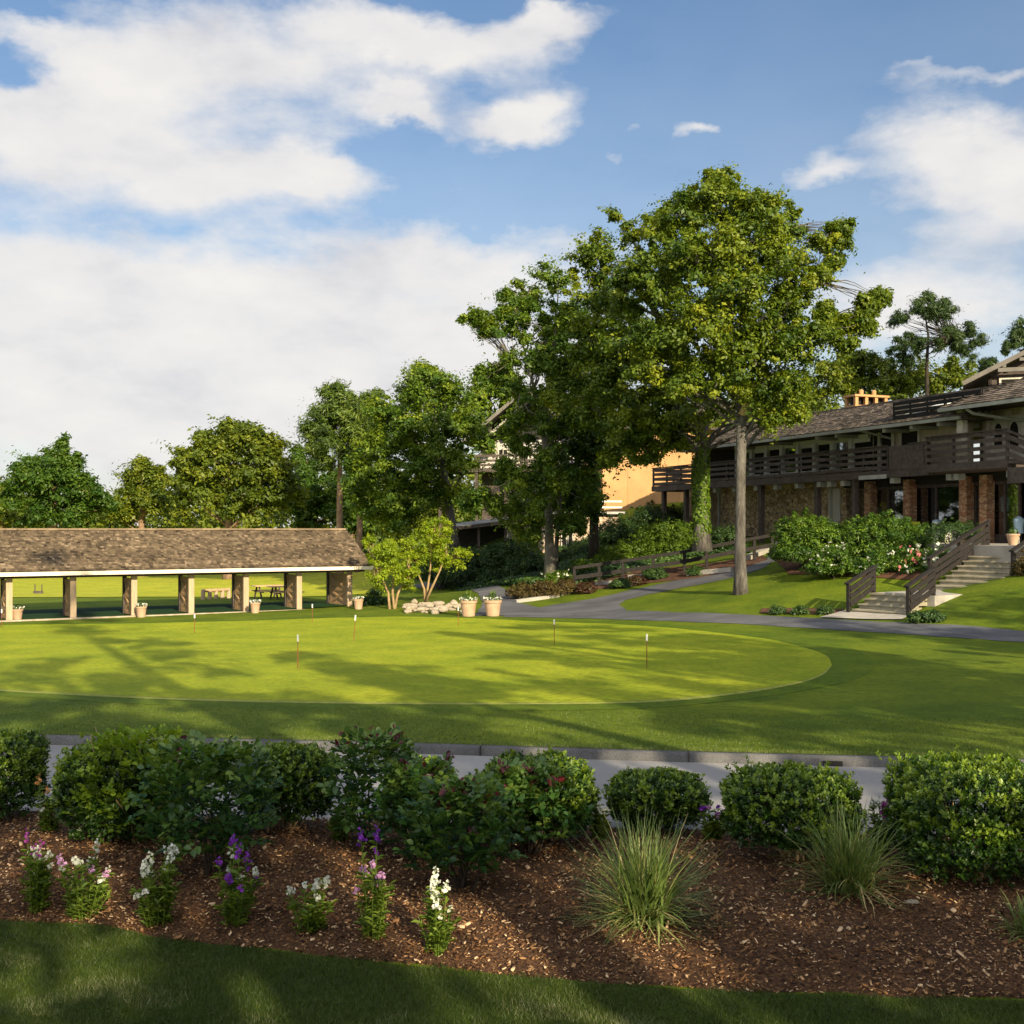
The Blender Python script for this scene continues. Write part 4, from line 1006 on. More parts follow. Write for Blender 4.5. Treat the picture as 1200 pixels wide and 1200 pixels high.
# ------------------------------------------------------------------ house with gable and balcony, carport, low brick building
hx, hy, hz = -1.6, 98.0, 8.95
def hfr(a, d, z): return (hx + a * .985 + d * .17, hy - a * .17 + d * .985, z)
hs_ = thing('gabled_house', (hx + 3, hy, 4.4), 'white gabled house with a brown balcony half hidden by trees on the hill', 'house')
hw = MB(); hw.fbox(hfr, -1.0, 7.0, 0, 7, 8.6, 11.3)
hw.add([hfr(-1.0, 0, 11.3), hfr(7, 0, 11.3), hfr(3, 0, 14.6)], [(0, 1, 2)]); hw.build('wall', M['plaster'], hs_)
MB().fbox(hfr, -.9, 6.9, .1, 7, 3.5, 8.6).build('lower_wall', M['dark_wood'], hs_)
rr = MB()
for w0_, w1_ in ((-2.2, 3), (8.2, 3)):
    z0_ = 10.9; rr.hexa([hfr(w, r, z + e) for e in (0, .22) for w, r, z in ((w0_, -1.6, z0_), (w0_, 7.5, z0_), (w1_, 7.5, 15.1), (w1_, -1.6, 15.1))])
rr = rr.build('roof', M['shingle_grey'], hs_)
bb = MB(); bb.bar(hfr(-2.25, -1.66, 10.95), hfr(3, -1.66, 15.2), .1, .26); bb.bar(hfr(8.25, -1.66, 10.95), hfr(3, -1.66, 15.2), .1, .26); bb.build('bargeboard', M['trim_dull'], rr)
tw = MB(); tw.add([hfr(-.6, -.06, 11.3), hfr(6.6, -.06, 11.3), hfr(3, -.06, 14.3)], [(0, 1, 2)]); tw.build('gable_boards', M['black_wood'], hs_)
for a in (.9, 2.6, 4.2):
    fr_ = MB().fbox(hfr, a - .42, a + .42, -.05, -.005, 9.0, 10.6).build('window', M['cream'], hs_); MB().fbox(hfr, a - .33, a - .03, -.07, -.052, 9.1, 10.5).fbox(hfr, a + .03, a + .33, -.07, -.052, 9.1, 10.5).build('pane', M['dark_room'], fr_)
bk = MB(); bk.fbox(hfr, -4.2, 7.4, -1.9, -.01, hz - .35, hz - .05); bk.fbox(hfr, -4.2, -1.02, -.01, 2, hz - .35, hz - .05); bk = bk.build('balcony', M['dark_wood'], hs_)
rl = MB()
for z in (.2, .55, .95): rl.fbox(hfr, -4.2, 7.4, -1.95, -1.9, hz + z - .09, hz + z + .09)
for a in np.arange(-4.15, 7.4, 1.6): rl.fbox(hfr, a - .06, a + .06, -1.9, -1.8, hz - .05, hz + 1.0)
rl.build('railing', M['dark_wood'], bk)
for a in (-4, -1, 2, 5): MB().fbox(hfr, a - .12, a + .12, -1.8, -1.6, 2.5, hz - .35).build('balcony_post', M['dark_wood'], hs_)

cy = 86.0
cpt = thing('carport', ((560 - 600) * cy / F, cy, 2.5), 'low open carport with a flat grey sloping roof behind the junipers', 'carport')
x0, x1 = (524 - 600) * cy / F, (628 - 600) * cy / F
rp = MB(); rp.hexa([(x0, cy - 1.5, 3.92), (x1, cy - 1.5, 4.72), (x1, cy + 4, 5.05), (x0, cy + 4, 4.25), (x0, cy - 1.5, 4.06), (x1, cy - 1.5, 4.86), (x1, cy + 4, 5.19), (x0, cy + 4, 4.39)]); rp.build('roof', M['metal_roof'], cpt)
rp = MB(); rp.bar((x0, cy - 1.55, 3.95), (x1, cy - 1.55, 4.75), .06, .24); rp.build('fascia', M['dark_wood'], cpt)
for q in (.1, .36, .66, .95):
    x = x0 + (x1 - x0) * q; MB().box((x, cy - 1, 2.9), (.09, .09, 1.05 + .4 * q)).build('post', M['dark_wood'], cpt)
MB().box(((x0 + x1) / 2, cy + 3.8, 3), (3.1, .1, 1.3)).build('back_wall', M['black_wood'], cpt)
MB().box((x0 + (x1 - x0) * .72, cy + .3, 3.2), (.35, .2, 1.2)).build('pillar', M['plaster'], cpt)

by = 79.5
br_ = thing('brick_building', ((690 - 600) * by / F, by, 2.7), 'low pale brick building with two narrow windows behind the tree trunks', 'building')
x0, x1 = (636 - 600) * by / F, (726 - 600) * by / F
MB().hexa([(x, y, z) for z in (1.5, 5.0) for x, y in ((x0, by), (x1, by + .6), (x1 - .5, by + 4), (x0 - .5, by + 4))]).build('wall', M['wallbrick'], br_)
for px in (661, 668.5):
    x = (px - 600) * by / F
    fr_ = MB().box((x, by + .10, 3.15), (.19, .12, .72)).build('window', M['cream'], br_); MB().box((x, by - .025, 3.15), (.13, .012, .66)).build('pane', M['dark_room'], fr_)
MB().hexa([(x, y, z) for z in (5.0, 5.16) for x, y in ((x0 - .4, by - .4), (x1 + .4, by + .2), (x1 - .2, by + 4.3), (x0 - .8, by + 4.2))]).build('flat_roof', M['gutter'], br_)
rl = MB()
for z in (5.45, 5.85): rl.bar((x0, by - .1, z), (x1 + .2, by + .5, z), .06, .1)
rl.build('roof_rail', M['white'], br_)

# ------------------------------------------------------------------ small things on the ground
def pot(px, py, dia, hgt, label, kinds, group):
    g = GP(px, py); t_ = thing('planter_pot', g, label, 'planter', group)
    r = dia / 2
    MB().lathe(g, [(0, .0), (r * .68, 0), (r * .72, .02), (r * .90, hgt * .82), (r * .92, hgt * .84), (r * 1.0, hgt * .84), (r * 1.0, hgt), (r * .88, hgt), (r * .84, hgt * .9), (0, hgt * .9)], 22).build('pot', M['terracotta'], t_)
    return t_, g
def flag(px, ptop, pbot, label, lean=0.0):
    g = GP(px, pbot); Hh = (pbot - ptop) * g[1] / F
    t_ = thing('practice_pin', g, label, 'practice pin', 'practice pins on the putting green')
    tip = g + np.array((lean, 0, Hh))
    MB().tube([g, g + (tip - g) * .8], [.011, .010], 8).build('rod', M['rod'], t_)
    MB().tube([g + (tip - g) * .8, tip], [.024, .024], 10).build('marker', M['white'], t_)
    MB().lathe(g + np.array((0, 0, .003)), [(0, .0), (.054, .0), (.06, .001), (.06, .006), (0, .006)], 14).build('cup', M['black_wood'], t_)
flag(349, 744, 784, 'practice pin at front left of the green, nearest pin left of centre')
flag(758, 743, 783, 'practice pin standing alone on the right half of the green')
flag(414.5, 721, 752, 'leaning practice pin below the right end of the shelter', .06)
flag(366, 708, 730, 'practice pin standing in front of the shelter right-hand bays')
flag(228, 720, 742, 'practice pin in front of the fourth shelter post from the left')
flag(649.5, 726, 756, 'practice pin near the back of the green below the leafy path bed')
flag(537, 711, 734, 'thin practice pin just left of the two big pots')
flag(2, 714, 736, 'practice pin at the far left edge of the green')

rk = thing('pale_rock', (0, 0, 0), 'x', 'rock'); bpy.data.objects.remove(rk)
proto = []
for k in range(5):
    bm = bmesh.new(); bmesh.ops.create_icosphere(bm, subdivisions=2, radius=1.0)
    r = np.random.default_rng(40 + k)
    ph = r.uniform(0, 6, 6)
    for v in bm.verts:
        c = v.co; s_ = 1 + .18 * math.sin(2.3 * c.x + ph[0]) + .16 * math.sin(2.9 * c.y + ph[1]) + .12 * math.sin(3.7 * c.z + ph[2]) + r.normal(0, .03)
        v.co = Vector((c.x * s_, c.y * s_ * .8, max(c.z * s_ * .62, -.3)))
    me = bpy.data.meshes.new('pale_rock'); bm.to_mesh(me); bm.free(); me.materials.append(M['rock']); proto.append(me)
for k in range(44):
    px = rng.uniform(474, 541); py = rng.uniform(709.5, 719.5) + (3 if px > 520 else 0) * rng.random()
    g = GP(px, py); s_ = rng.uniform(.10, .27)
    o = bpy.data.objects.new('pale_rock', proto[k % 5]); COL.objects.link(o)
    o.location = Vector(g.tolist()) + Vector((0, 0, s_ * .2 + (rng.random() < .35) * .12)); o.scale = (s_ * rng.uniform(.9, 1.5), s_, s_ * rng.uniform(.8, 1.2)); o.rotation_euler = (0, 0, rng.uniform(0, 6))
    tag(o, 'pale rounded rock in the low pile below the yellow-green trees', 'rock', 'pale rocks piled below the yellow-green trees')

# picnic table, bench and low timbers beyond the shelter
def table(px, py, label):
    g = GP(px, py); x, y, z = g; t_ = thing('picnic_table', g, label, 'picnic table', 'picnic tables behind the shelter'); rz = .55
    c_, s_ = math.cos(rz), math.sin(rz)
    def q(a, b, h): return (x + a * c_ - b * s_, y + a * s_ + b * c_, z + h)
    for b in (-.28, 0, .28): pass
    mb = MB()
    for b in (-.32, -.11, .11, .32): mb.bar(q(-.9, b, .74), q(.9, b, .74), .19, .05)
    mb.build('tabletop', M['timber'], t_)
    for s2 in (-1, 1): MB().bar(q(-.9, s2 * .72, .44), q(.9, s2 * .72, .44), .26, .05).build('bench_seat', M['timber'], t_)
    for a in (-.6, .6):
        for s2 in (-1, 1): MB().bar(q(a, s2 * .62, 0), q(a, s2 * .2, .71), .09, .05).build('leg', M['dark_wood'], t_)
        MB().bar(q(a + .05, -.8, .40), q(a + .05, .8, .40), .05, .09).build('crossbar', M['dark_wood'], t_)
table(314, 701, 'brown picnic table behind the shelter in the fifth bay')
table(333, 702.5, 'brown picnic table behind the shelter next to the X-braced partition')
g0, g1_ = GP(238, 703), GP(268, 701)
t_ = thing('low_fence', g0, 'low log fence standing in the field behind the shelter', 'fence')
for k in range(5):
    p = g0 + (g1_ - g0) * k / 4; MB().tube([p, p + np.array((0, 0, .6))], [.12, .11], 8).build('log_post', M['timber_pale'], t_)
MB().tube([g0 + np.array((0, 0, .5)), g1_ + np.array((0, 0, .5))], [.09, .09], 8).build('log_rail', M['timber'], t_)
g = GP(45, 696)
t_ = thing('target_frame', g, 'small dark two-legged stake frame in the field at far left', 'frame')
mb = MB()
for dx in (-.22, .22): mb.bar(g + np.array((dx, 0, 0)), g + np.array((dx, 0, .62)), .05, .05)
mb.build('stake', M['dark_wood'], t_)
MB().bar(g + np.array((-.3, -.04, .1)), g + np.array((.3, -.04, .1)), .1, .18).build('board', M['dark_wood'], t_)
# pale slabs edging the planted bank
def slab(p0, p1, w_, h_, label):
    a_, b_ = GP(*p0), GP(*p1); c = (a_ + b_) / 2
    o = MB().bar(a_ + np.array((0, 0, .05)), b_ + np.array((0, 0, .05)), w_, h_).build('stone_edging', M['concrete'], origin=c)
    tag(o, label, 'stone edging', 'pale stone edgings along the planted bank')
slab((604, 706.5), (654, 699.5), .28, .2, 'long pale stone edging beside the brown heather and the path')
slab((656, 698), (673, 694), .3, .26, 'short pale stone edging at the end of the long one')
slab((700, 685), (718, 684), .5, .22, 'pale flat stone slab set in the red mulch below the rail fence')
slab((738, 677), (754, 676), .45, .2, 'pale flat stone slab highest on the bank below the rail fence')
slab((806, 675), (858, 670), .25, .35, 'pale stone kerb under the rail fence near the oak trunk')
slab((876, 657), (902, 646), .35, .4, 'rough pale stone border at the upper end of the rail fence')
strip('planted_bank', [GP(*p)[:2] for p in ((600, 702), (640, 697), (700, 691), (760, 684), (820, 677), (860, 670), (900, 656))],
      [GP(*p)[:2] for p in ((612, 690), (650, 686), (700, 676), (750, 668), (800, 664), (850, 658), (890, 648))], 60, 12, .02, M['soil'])
strip('shrub_bed', [GP(*p)[:2] for p in ((925, 674), (985, 676), (1050, 680), (1100, 681))],
      [GP(*p)[:2] for p in ((905, 655), (985, 652), (1050, 652), (1110, 655))], 40, 14, .03, M['soil'])
strip('shrub_bed', [GP(*p)[:2] for p in ((890, 719.5), (940, 720.5), (995, 722))], [GP(*p)[:2] for p in ((893, 714), (940, 714), (990, 715))], 20, 6, .03, M['soil'])
# ------------------------------------------------------------------ foliage
def unit(v): return v / (np.linalg.norm(v, axis=-1, keepdims=True) + 1e-9)
def sph(n): return unit(rng.normal(size=(n, 3)))
def quads(P, Nn, size, aspect=.55, fold=.12, T=None, hexa=False, droop=0.0):
    n = len(P)
    if T is None: T = np.cross(Nn, rng.normal(size=(n, 3)))
    T = unit(T); B = unit(np.cross(Nn, T)); Nn = unit(np.cross(T, B))
    L = (size * rng.uniform(.65, 1.3, n))[:, None] if np.isscalar(size) else np.asarray(size)[:, None]
    w_ = L * aspect * .5; f = L * fold
    a = P - T * L * .5; b = P + T * L * .5 - np.array((0, 0, 1.0)) * L * droop
    if not hexa:
        V = np.stack([a, P + B * w_ + Nn * f, b, P - B * w_ + Nn * f], 1).reshape(-1, 3)
        return V, np.arange(n * 4).reshape(-1, 4), 4
    V = np.stack([a, P - T * L * .18 + B * w_ + Nn * f, P + T * L * .2 + B * w_ * .85 + Nn * f, b,
                  P + T * L * .2 - B * w_ * .85 + Nn * f, P - T * L * .18 - B * w_ + Nn * f], 1).reshape(-1, 3)
    i = np.arange(n)[:, None] * 6
    Fq = np.concatenate([i + np.array([[0, 1, 2, 3]]), i + np.array([[0, 3, 4, 5]])], 1).reshape(-1, 4)
    return V, Fq, 6
def clump_leaves(Cc, Rc, nl, out, flat=.75, up=.45, tint_c=None, spray=False):
    """leaves in clumps: centres Cc, radii Rc, nl leaves each, outward directions out"""
    m = len(Cc); idx = np.repeat(np.arange(m), nl)
    d = sph(m * nl); r = Rc[idx] * rng.random(m * nl) ** .40
    P = Cc[idx] + d * r[:, None] * np.array((1, 1, flat))
    if spray:                          # leafy sprays along twigs: long, soft-edged, mostly level
        ax = unit(out * .8 + rng.normal(size=(m, 3)) * .55 * np.array((1, 1, .6)) + np.array((0, 0, .05)))
        Ln = Rc * rng.uniform(.7, 1.5, m)
        q = rng.normal(0, .42, m * nl)
        g = rng.normal(size=(m * nl, 3)) * np.array((.31, .31, .30 * flat)) * (Rc * rng.uniform(.6, 1.1, m))[idx][:, None]
        P = Cc[idx] + ax[idx] * (q * Ln[idx])[:, None] + g - np.array((0, 0, 1.0)) * ((q ** 2) * .22 * Ln[idx])[:, None]
        d = unit(g)
    Nn = unit(d * .55 + np.array((0, 0, up)) + out[idx] * .3 + rng.normal(size=(m * nl, 3)) * .33)
    tc = rng.random(m) if tint_c is None else tint_c
    tint = np.clip(.72 * tc[idx] + .34 * rng.random(m * nl) - .03, 0, 1)
    return P, Nn, tint
def blob_clumps(blobs, rc, dens, hollow=.45, low=-.75, wisp=.22):
    Cs, Rs, Os, Bs = [], [], [], []
    for k, (c, r) in enumerate(blobs):
        c = np.array(c, float); r = np.array(r if np.ndim(r) else (r, r, r), float); rm = r.mean()
        n = max(4, int(dens * 4 * rm * rm / (rc * rc)))
        d = sph(n); d[:, 2] = np.where(d[:, 2] < low, -d[:, 2], d[:, 2])
        u = hollow + (1 - hollow) * rng.random(n) ** .55
        Cs.append(c + d * u[:, None] * np.maximum(r - rc * .35, r * .4)); Rs.append(rc * np.clip(rng.lognormal(-.12, .34, n), .4, 1.9) * min(1, rm / rc + .25)); Os.append(d)
        Bs.append(np.full(n, rng.random()))
        nw_ = int(n * wisp)
        if nw_:                                       # ragged sprays beyond the lobe
            d = sph(nw_); d[:, 2] = np.where(d[:, 2] < low, -d[:, 2], d[:, 2])
            Cs.append(c + d * rng.uniform(1.0, 1.24, nw_)[:, None] * r); Rs.append(rc * rng.uniform(.22, .5, nw_) * min(1, rm / rc + .25)); Os.append(d); Bs.append(np.full(nw_, rng.random()))
    C_, R_, O_, B_ = np.concatenate(Cs), np.concatenate(Rs), np.concatenate(Os), np.concatenate(Bs)
    return C_, R_, O_, np.clip(.35 * B_ + .65 * rng.random(len(B_)), 0, 1)
def px_blobs(L, Y, depth=None, seed=0, twin=True):
    """crown lobes given where the photograph shows them; each gets real depth in the crown"""
    r_ = np.random.default_rng(seed)
    A = np.array([(b[0], b[1], b[2]) for b in L], float)
    cx = (A[:, 0].min() + A[:, 0].max()) / 2; cy = np.average(A[:, 1], weights=A[:, 2])
    R = max(A[:, 0].max() - A[:, 0].min(), A[:, 1].max() - A[:, 1].min()) / 2 + A[:, 2].mean()
    out = []
    L2 = []
    for b in L:                       # small outer lobes break up into a few sprays
        if b[2] < 15:
            for _ in range(4): L2.append((b[0] + r_.normal(0, b[2] * .62), b[1] + r_.normal(0, b[2] * .5), b[2] * r_.uniform(.4, .68)))
        else: L2.append(b)
    for b in L2:
        d = math.hypot(b[0] - cx, b[1] - cy); h = .62 * math.sqrt(max(R * R * .8 - d * d, 0)) * Y / F
        if depth: h = min(h, depth)
        rr = b[2] * Y / F
        dys = (-h * r_.uniform(.55, 1.0), h * r_.uniform(.55, 1.0)) if (twin and h > rr * .7) else (r_.uniform(-1, 1) * h * .6,)
        for dy in dys:
            # keep the angular place: move along the sight line
            out.append((PT(b[0] + r_.normal(0, 2), b[1] + r_.normal(0, 2), Y + dy), rr * (Y + dy) / Y * r_.uniform(.9, 1.08)))
    return out
def curve3(p, q, sag, n=6):
    p, q = np.array(p, float), np.array(q, float); t = np.linspace(0, 1, n)[:, None]
    mid = (p + q) / 2 + sag
    return (1 - t) ** 2 * p + 2 * t * (1 - t) * mid + t * t * q
def limbs(mb, trunk, trad, blobs, r0, frac=.9, nside=6, clumps=None, ntwig=0, rise=.55):
    trunk = np.array(trunk, float); zs = trunk[:, 2]
    big = [(np.array(c), r) for c, r in blobs if np.mean(r) >= .62] or [(np.array(c), r) for c, r in blobs]
    bigc = np.array([c for c, r in big])
    def wig(cv):
        L_ = np.linalg.norm(cv[-1] - cv[0]); w_ = np.cumsum(rng.normal(0, .035, cv.shape), 0) * L_ * .6
        return cv + w_ - w_[0] - (w_[-1] - w_[0]) * np.linspace(0, 1, len(cv))[:, None] * .6
    for c, r in blobs:
        c = np.array(c)
        if np.mean(r) < .62:               # outer spray: a twig from the nearest limb end
            k = np.argmin(((bigc - c) ** 2).sum(1)); p = bigc[k]; L_ = np.linalg.norm(c - p) + .01
            mb.tube(wig(curve3(p, c, rng.normal(0, .08, 3) * L_, 7)), [.010 + .008 * L_, .004], 5, cap=False)
            continue
        hd = np.linalg.norm(c[:2] - trunk[-1, :2])
        zt = np.clip(c[2] - rise * hd - .3, zs[0] + (zs[-1] - zs[0]) * .35, zs[-1])
        p = np.array([np.interp(zt, zs, trunk[:, i]) for i in range(3)])
        L_ = np.linalg.norm(c - p)
        sag = np.array((rng.normal(0, .12) * L_, rng.normal(0, .12) * L_, .10 * L_ * rng.uniform(-.2, 1.4)))
        rb = min(r0, .018 * L_ + .02) * rng.uniform(.7, 1.15)
        mb.tube(wig(curve3(p, p + (c - p) * frac, sag, 10)), [rb, rb * .72, rb * .45, rb * .15], nside, cap=False)
    if clumps is not None and ntwig:
        Cc = clumps[rng.choice(len(clumps), min(ntwig, len(clumps)), replace=False)]
        bc = np.array([b[0] for b in blobs])
        for c in Cc:
            k = np.argmin(((bc - c) ** 2).sum(1)); p = bc[k]
            L_ = np.linalg.norm(c - p) + .01
            mb.tube(curve3(p, c, rng.normal(0, .1, 3) * L_, 4), [.022 + .012 * L_, .006], 4, cap=False)
def tree(name, label, cat, group, base, trunk, trad, blobs, rc, nl, leaf, dens, lm, bm, aspect=.55, hollow=.45, r0=.16, ntwig=60, flat=.75, up=.45, rise=.55, root_flare=True):
    t_ = thing(name, base, label, cat, group)
    C_, R_, O_, T_ = blob_clumps(blobs, rc, dens, hollow)
    P, Nn, tint = clump_leaves(C_, R_, nl, O_, flat, up, T_, spray=True)
    V, Fq, k = quads(P, Nn, leaf * np.clip(rng.lognormal(0, .3, len(P)), .45, 1.9), aspect)
    mb = MB(); trunk = np.array(trunk, float)
    tp = resample(trunk, 14); tr = np.interp(np.linspace(0, 1, 14), np.linspace(0, 1, len(trad)), trad)
    if root_flare: tr[0] *= 1.45; tr[1] *= 1.06
    tp[0, 2] -= .25
    mb.tube(tp, tr, 12)
    limbs(mb, trunk, trad, blobs, r0, clumps=C_, ntwig=ntwig, rise=rise)
    mb.build('trunk', M[bm], t_, smooth=True)
    arrays_obj('crown', V, Fq, M[lm], t_, tint=np.repeat(tint, k))
    return t_
def trunk_px(L, Y): return [PT(px, py, Y) for px, py in L]

# main oak
Y = 50.0
b = GP(868, 696); Y = b[1]
o1 = [(845,235,32),(920,470,22),(936,480,14),(905,490,16),(890,472,18),(932,455,16),(800,252,30),(890,258,32),(925,268,24),(962,288,17),(986,280,10),(770,272,26),(742,262,13),(860,290,40),(912,312,36),(955,325,20),(815,310,38),(770,330,38),(735,342,32),(868,350,42),(920,368,34),
      (825,382,40),(780,397,36),(735,392,32),(880,410,38),(930,408,28),(955,388,18),(840,440,36),(800,446,30),(895,452,30),(925,448,20),(762,430,28),(975,388,15),(990,382,13),(1006,372,12),(1022,358,10),(1033,347,8),(1018,384,9),(992,402,8),(842,206,6),(850,214,5),(836,224,11),(975,368,12),
      (985,268,8),(975,310,8),(878,245,18),(820,238,14)]
bl = px_blobs(o1, Y, 4.6, 1)
oak = tree('oak_tree', 'tall oak with a straight grey trunk on the sunlit lawn left of the steps', 'tree', None, b,
     trunk_px([(868, 697), (867.5, 640), (868, 560), (869, 500), (869, 470), (862, 420), (852, 350), (848, 280)], Y), [.25, .215, .205, .22, .20, .15, .10, .05], bl, .56, 165, .142, 1.12, 'oak', 'bark', r0=.13, ntwig=420, up=.35)
# bare twigs at the crown's right shoulder and the torn limb
mb = MB()
for px, py in ((978, 262), (984, 256), (990, 268), (972, 270), (988, 258)):
    mb.tube(curve3(PT(960, 296, Y), PT(px, py, Y + rng.uniform(-.6, .6)), rng.normal(0, .12, 3), 6), [.03, .006], 5, cap=False)
mb.tube(curve3(PT(925, 412, Y), PT(985, 388, Y - .2), np.array((.1, 0, -.22)), 7), [.11, .06], 6, cap=False); mb.tube(curve3(PT(985, 388, Y - .2), PT(1042, 347, Y - .4), np.array((.15, 0, -.3)), 8), [.06, .01], 6, cap=False); mb.tube(curve3(PT(985, 388, Y - .2), PT(1022, 384, Y), np.array((.1, 0, .15)), 6), [.04, .01], 5, cap=False)
mb.tube(curve3(PT(845, 230, Y), PT(842, 196, Y), np.array((.05, 0, 0)), 5), [.03, .006], 5, cap=False)
mb.build('bare_branch', M['bark'], oak)
MB().tube([PT(869, 486, Y - .1), PT(874, 474, Y - .22), PT(878, 464, Y - .3)], [.17, .12, .02], 8).build('torn_limb', M['raw_wood'], oak, smooth=True)

# ivy-clad tree beside it
Y = 59.0
x = (823 - 600) * Y / F; b = np.array((x, Y, g1(x, Y)))
o2 = [(700,292,24),(680,302,18),(690,342,30),(716,312,28),(720,372,34),(688,402,32),(742,432,36),(710,452,34),(770,472,32),(730,492,32),(800,488,28),(752,512,20),(782,512,18),(690,492,22),(830,480,24),(715,425,30),(735,527,15),(765,530,13),(714,536,13),(790,520,12),(655,470,16),(905,470,22),(925,478,18),(935,462,16),(900,488,14),(870,470,20),(765,505,20),(745,400,26)]
ivy_tree = tree('oak_tree', 'ivy-clad tree at the corner of the balcony left of the straight grey trunk', 'tree', None, b,
     trunk_px([(823, 640), (821, 570), (822, 510), (820, 460), (800, 420), (770, 370), (740, 320)], Y), [.36, .32, .32, .28, .2, .14, .06], px_blobs(o2, Y, 4.0, 2), .62, 160, .158, 1.05, 'oak', 'bark', r0=.15, ntwig=90)
n_ = 4200
z = rng.uniform(0, 1, n_); a = rng.uniform(0, 2 * np.pi, n_)
ct = np.array(trunk_px([(823, 640), (821, 570), (822, 500)], Y))
cx_ = np.interp(z, np.linspace(0, 1, 3), ct[:, 0]); cz_ = np.interp(z, np.linspace(0, 1, 3), ct[:, 2])
rr = .34 + .07 * np.sin(z * 31) * np.sin(a * 2) + rng.uniform(0, .1, n_)
keep = rng.random(n_) < np.interp(z, [0, .55, .8, 1], [1, 1, .45, .1])
d = np.stack([np.cos(a), np.sin(a), 0 * a], 1)
P = np.stack([cx_, np.full(n_, Y), cz_], 1) + d * rr[:, None]
V, Fq, k = quads(P[keep], unit(d + rng.normal(size=d.shape) * .4)[keep], .13, .9)
arrays_obj('ivy', V, Fq, M['ivy'], ivy_tree, tint=np.repeat(rng.random(keep.sum()), k))

# left tree with pale trunk and torn top
b = GP(645, 674); Y = b[1] = 64.0; b[0] = 45 * Y / F; b[2] = g1(b[0], Y)
o3 = [(640,322,20),(656,335,16),(624,347,15),(600,347,8),(590,366,8),(570,373,9),(556,373,6),(579,386,8),(610,387,12),(640,382,20),(662,372,20),(600,422,18),(630,432,22),(655,432,20),(585,442,10),(610,462,18),(668,470,18),(642,502,16),(610,522,12),
      (598,562,20),(622,572,22),(650,582,22),(630,602,20),(600,602,18),(578,592,12),(672,562,20),(662,612,18),(690,584,20),(640,547,18),(560,592,12),(547,586,7),(570,440,10),(612,360,10),(640,412,16),(680,610,14),(612,622,14),(590,545,10),(640,470,16),(622,492,14),(662,500,20),(650,527,20),(682,490,18),(600,500,10),(665,450,16)]
t3 = tree('oak_tree', 'tree with a pale lichened trunk and torn top standing over the junipers', 'tree', None, b,
     trunk_px([(645, 676), (644, 640), (643, 600), (640, 540), (636, 495), (622, 440), (612, 400), (600, 365)], Y), [.27, .24, .21, .17, .13, .08, .05, .03], px_blobs(o3, Y, 3.4, 3), .56, 145, .15, 1.0, 'leaf_mid', 'bark_pale', r0=.08, ntwig=120, hollow=.35)
mb = MB(); mb.tube(trunk_px([(651, 676), (652, 640), (655, 600), (660, 560)], Y + .5), [.13, .12, .10, .05], 8)
mb.tube(curve3(PT(636, 500, Y), PT(655, 330, Y), np.array((.2, 0, 0)), 8), [.12, .03], 6, cap=False)
mb.build('side_stem', M['bark_pale'], t3, smooth=True)
MB().tube([PT(635, 512, Y - .15), PT(637, 497, Y - .2), PT(639, 487, Y - .2)], [.17, .15, .03], 8).build('torn_limb', M['raw_wood'], t3, smooth=True)
# dark tree behind it
Y = 70.0; x = 95 * Y / F; b = np.array((x, Y, g1(x, Y)))
tree('oak_tree', 'dark-trunked tree between the pale torn trunk and the stucco wall', 'tree', None, b, trunk_px([(696, 650), (696, 600), (694, 550), (690, 500), (688, 450)], Y), [.28, .26, .24, .18, .08],
     px_blobs([(700,520,32),(678,540,24),(712,520,22),(735,515,18),(690,566,16),(670,502,20),(690,598,16),(660,450,26),(680,430,26),(700,470,30),(650,400,22),(672,385,24),(668,590,14)], Y, 3.5, 4), .66, 130, .19, 1.0, 'oak_dark', 'bark_dark', ntwig=60)
# broad leafy tree
Y = 82.0; x = -78 * Y / F; b = np.array((x, Y, g1(x, Y)))
tree('broad_tree', 'broad bright green tree rising behind the two yellow-green trees', 'tree', None, b, trunk_px([(532, 640), (527, 600), (521, 560), (515, 520), (508, 470)], Y), [.34, .3, .26, .18, .08],
     px_blobs([(505,456,27),(480,470,22),(530,470,23),(460,500,26),(500,500,32),(540,505,24),(558,500,16),(440,530,22),(475,540,32),(515,545,30),(545,545,18),(430,565,18),(460,580,26),(500,585,24),(438,600,18),(420,590,10),(535,580,16),(422,548,12),(470,612,18),(500,438,14),(450,480,12)], Y, 5.5, 5), .85, 170, .21, 1.0, 'leaf_mid', 'bark', ntwig=70, hollow=.55)
Y = 99.0; x = -25 * Y / F; b = np.array((x, Y, g1(x, Y)))
tree('broad_tree', 'tree showing its top between the broad bright tree and the gabled house', 'tree', None, b, trunk_px([(575, 600), (574, 530), (574, 460)], Y), [.3, .25, .08],
     px_blobs([(575,452,20),(560,472,16),(592,480,18),(566,440,10),(600,455,16),(555,500,16),(572,520,18),(600,505,10)], Y, 4, 6), .95, 90, .33, 1.2, 'leaf_mid', 'bark', ntwig=20)
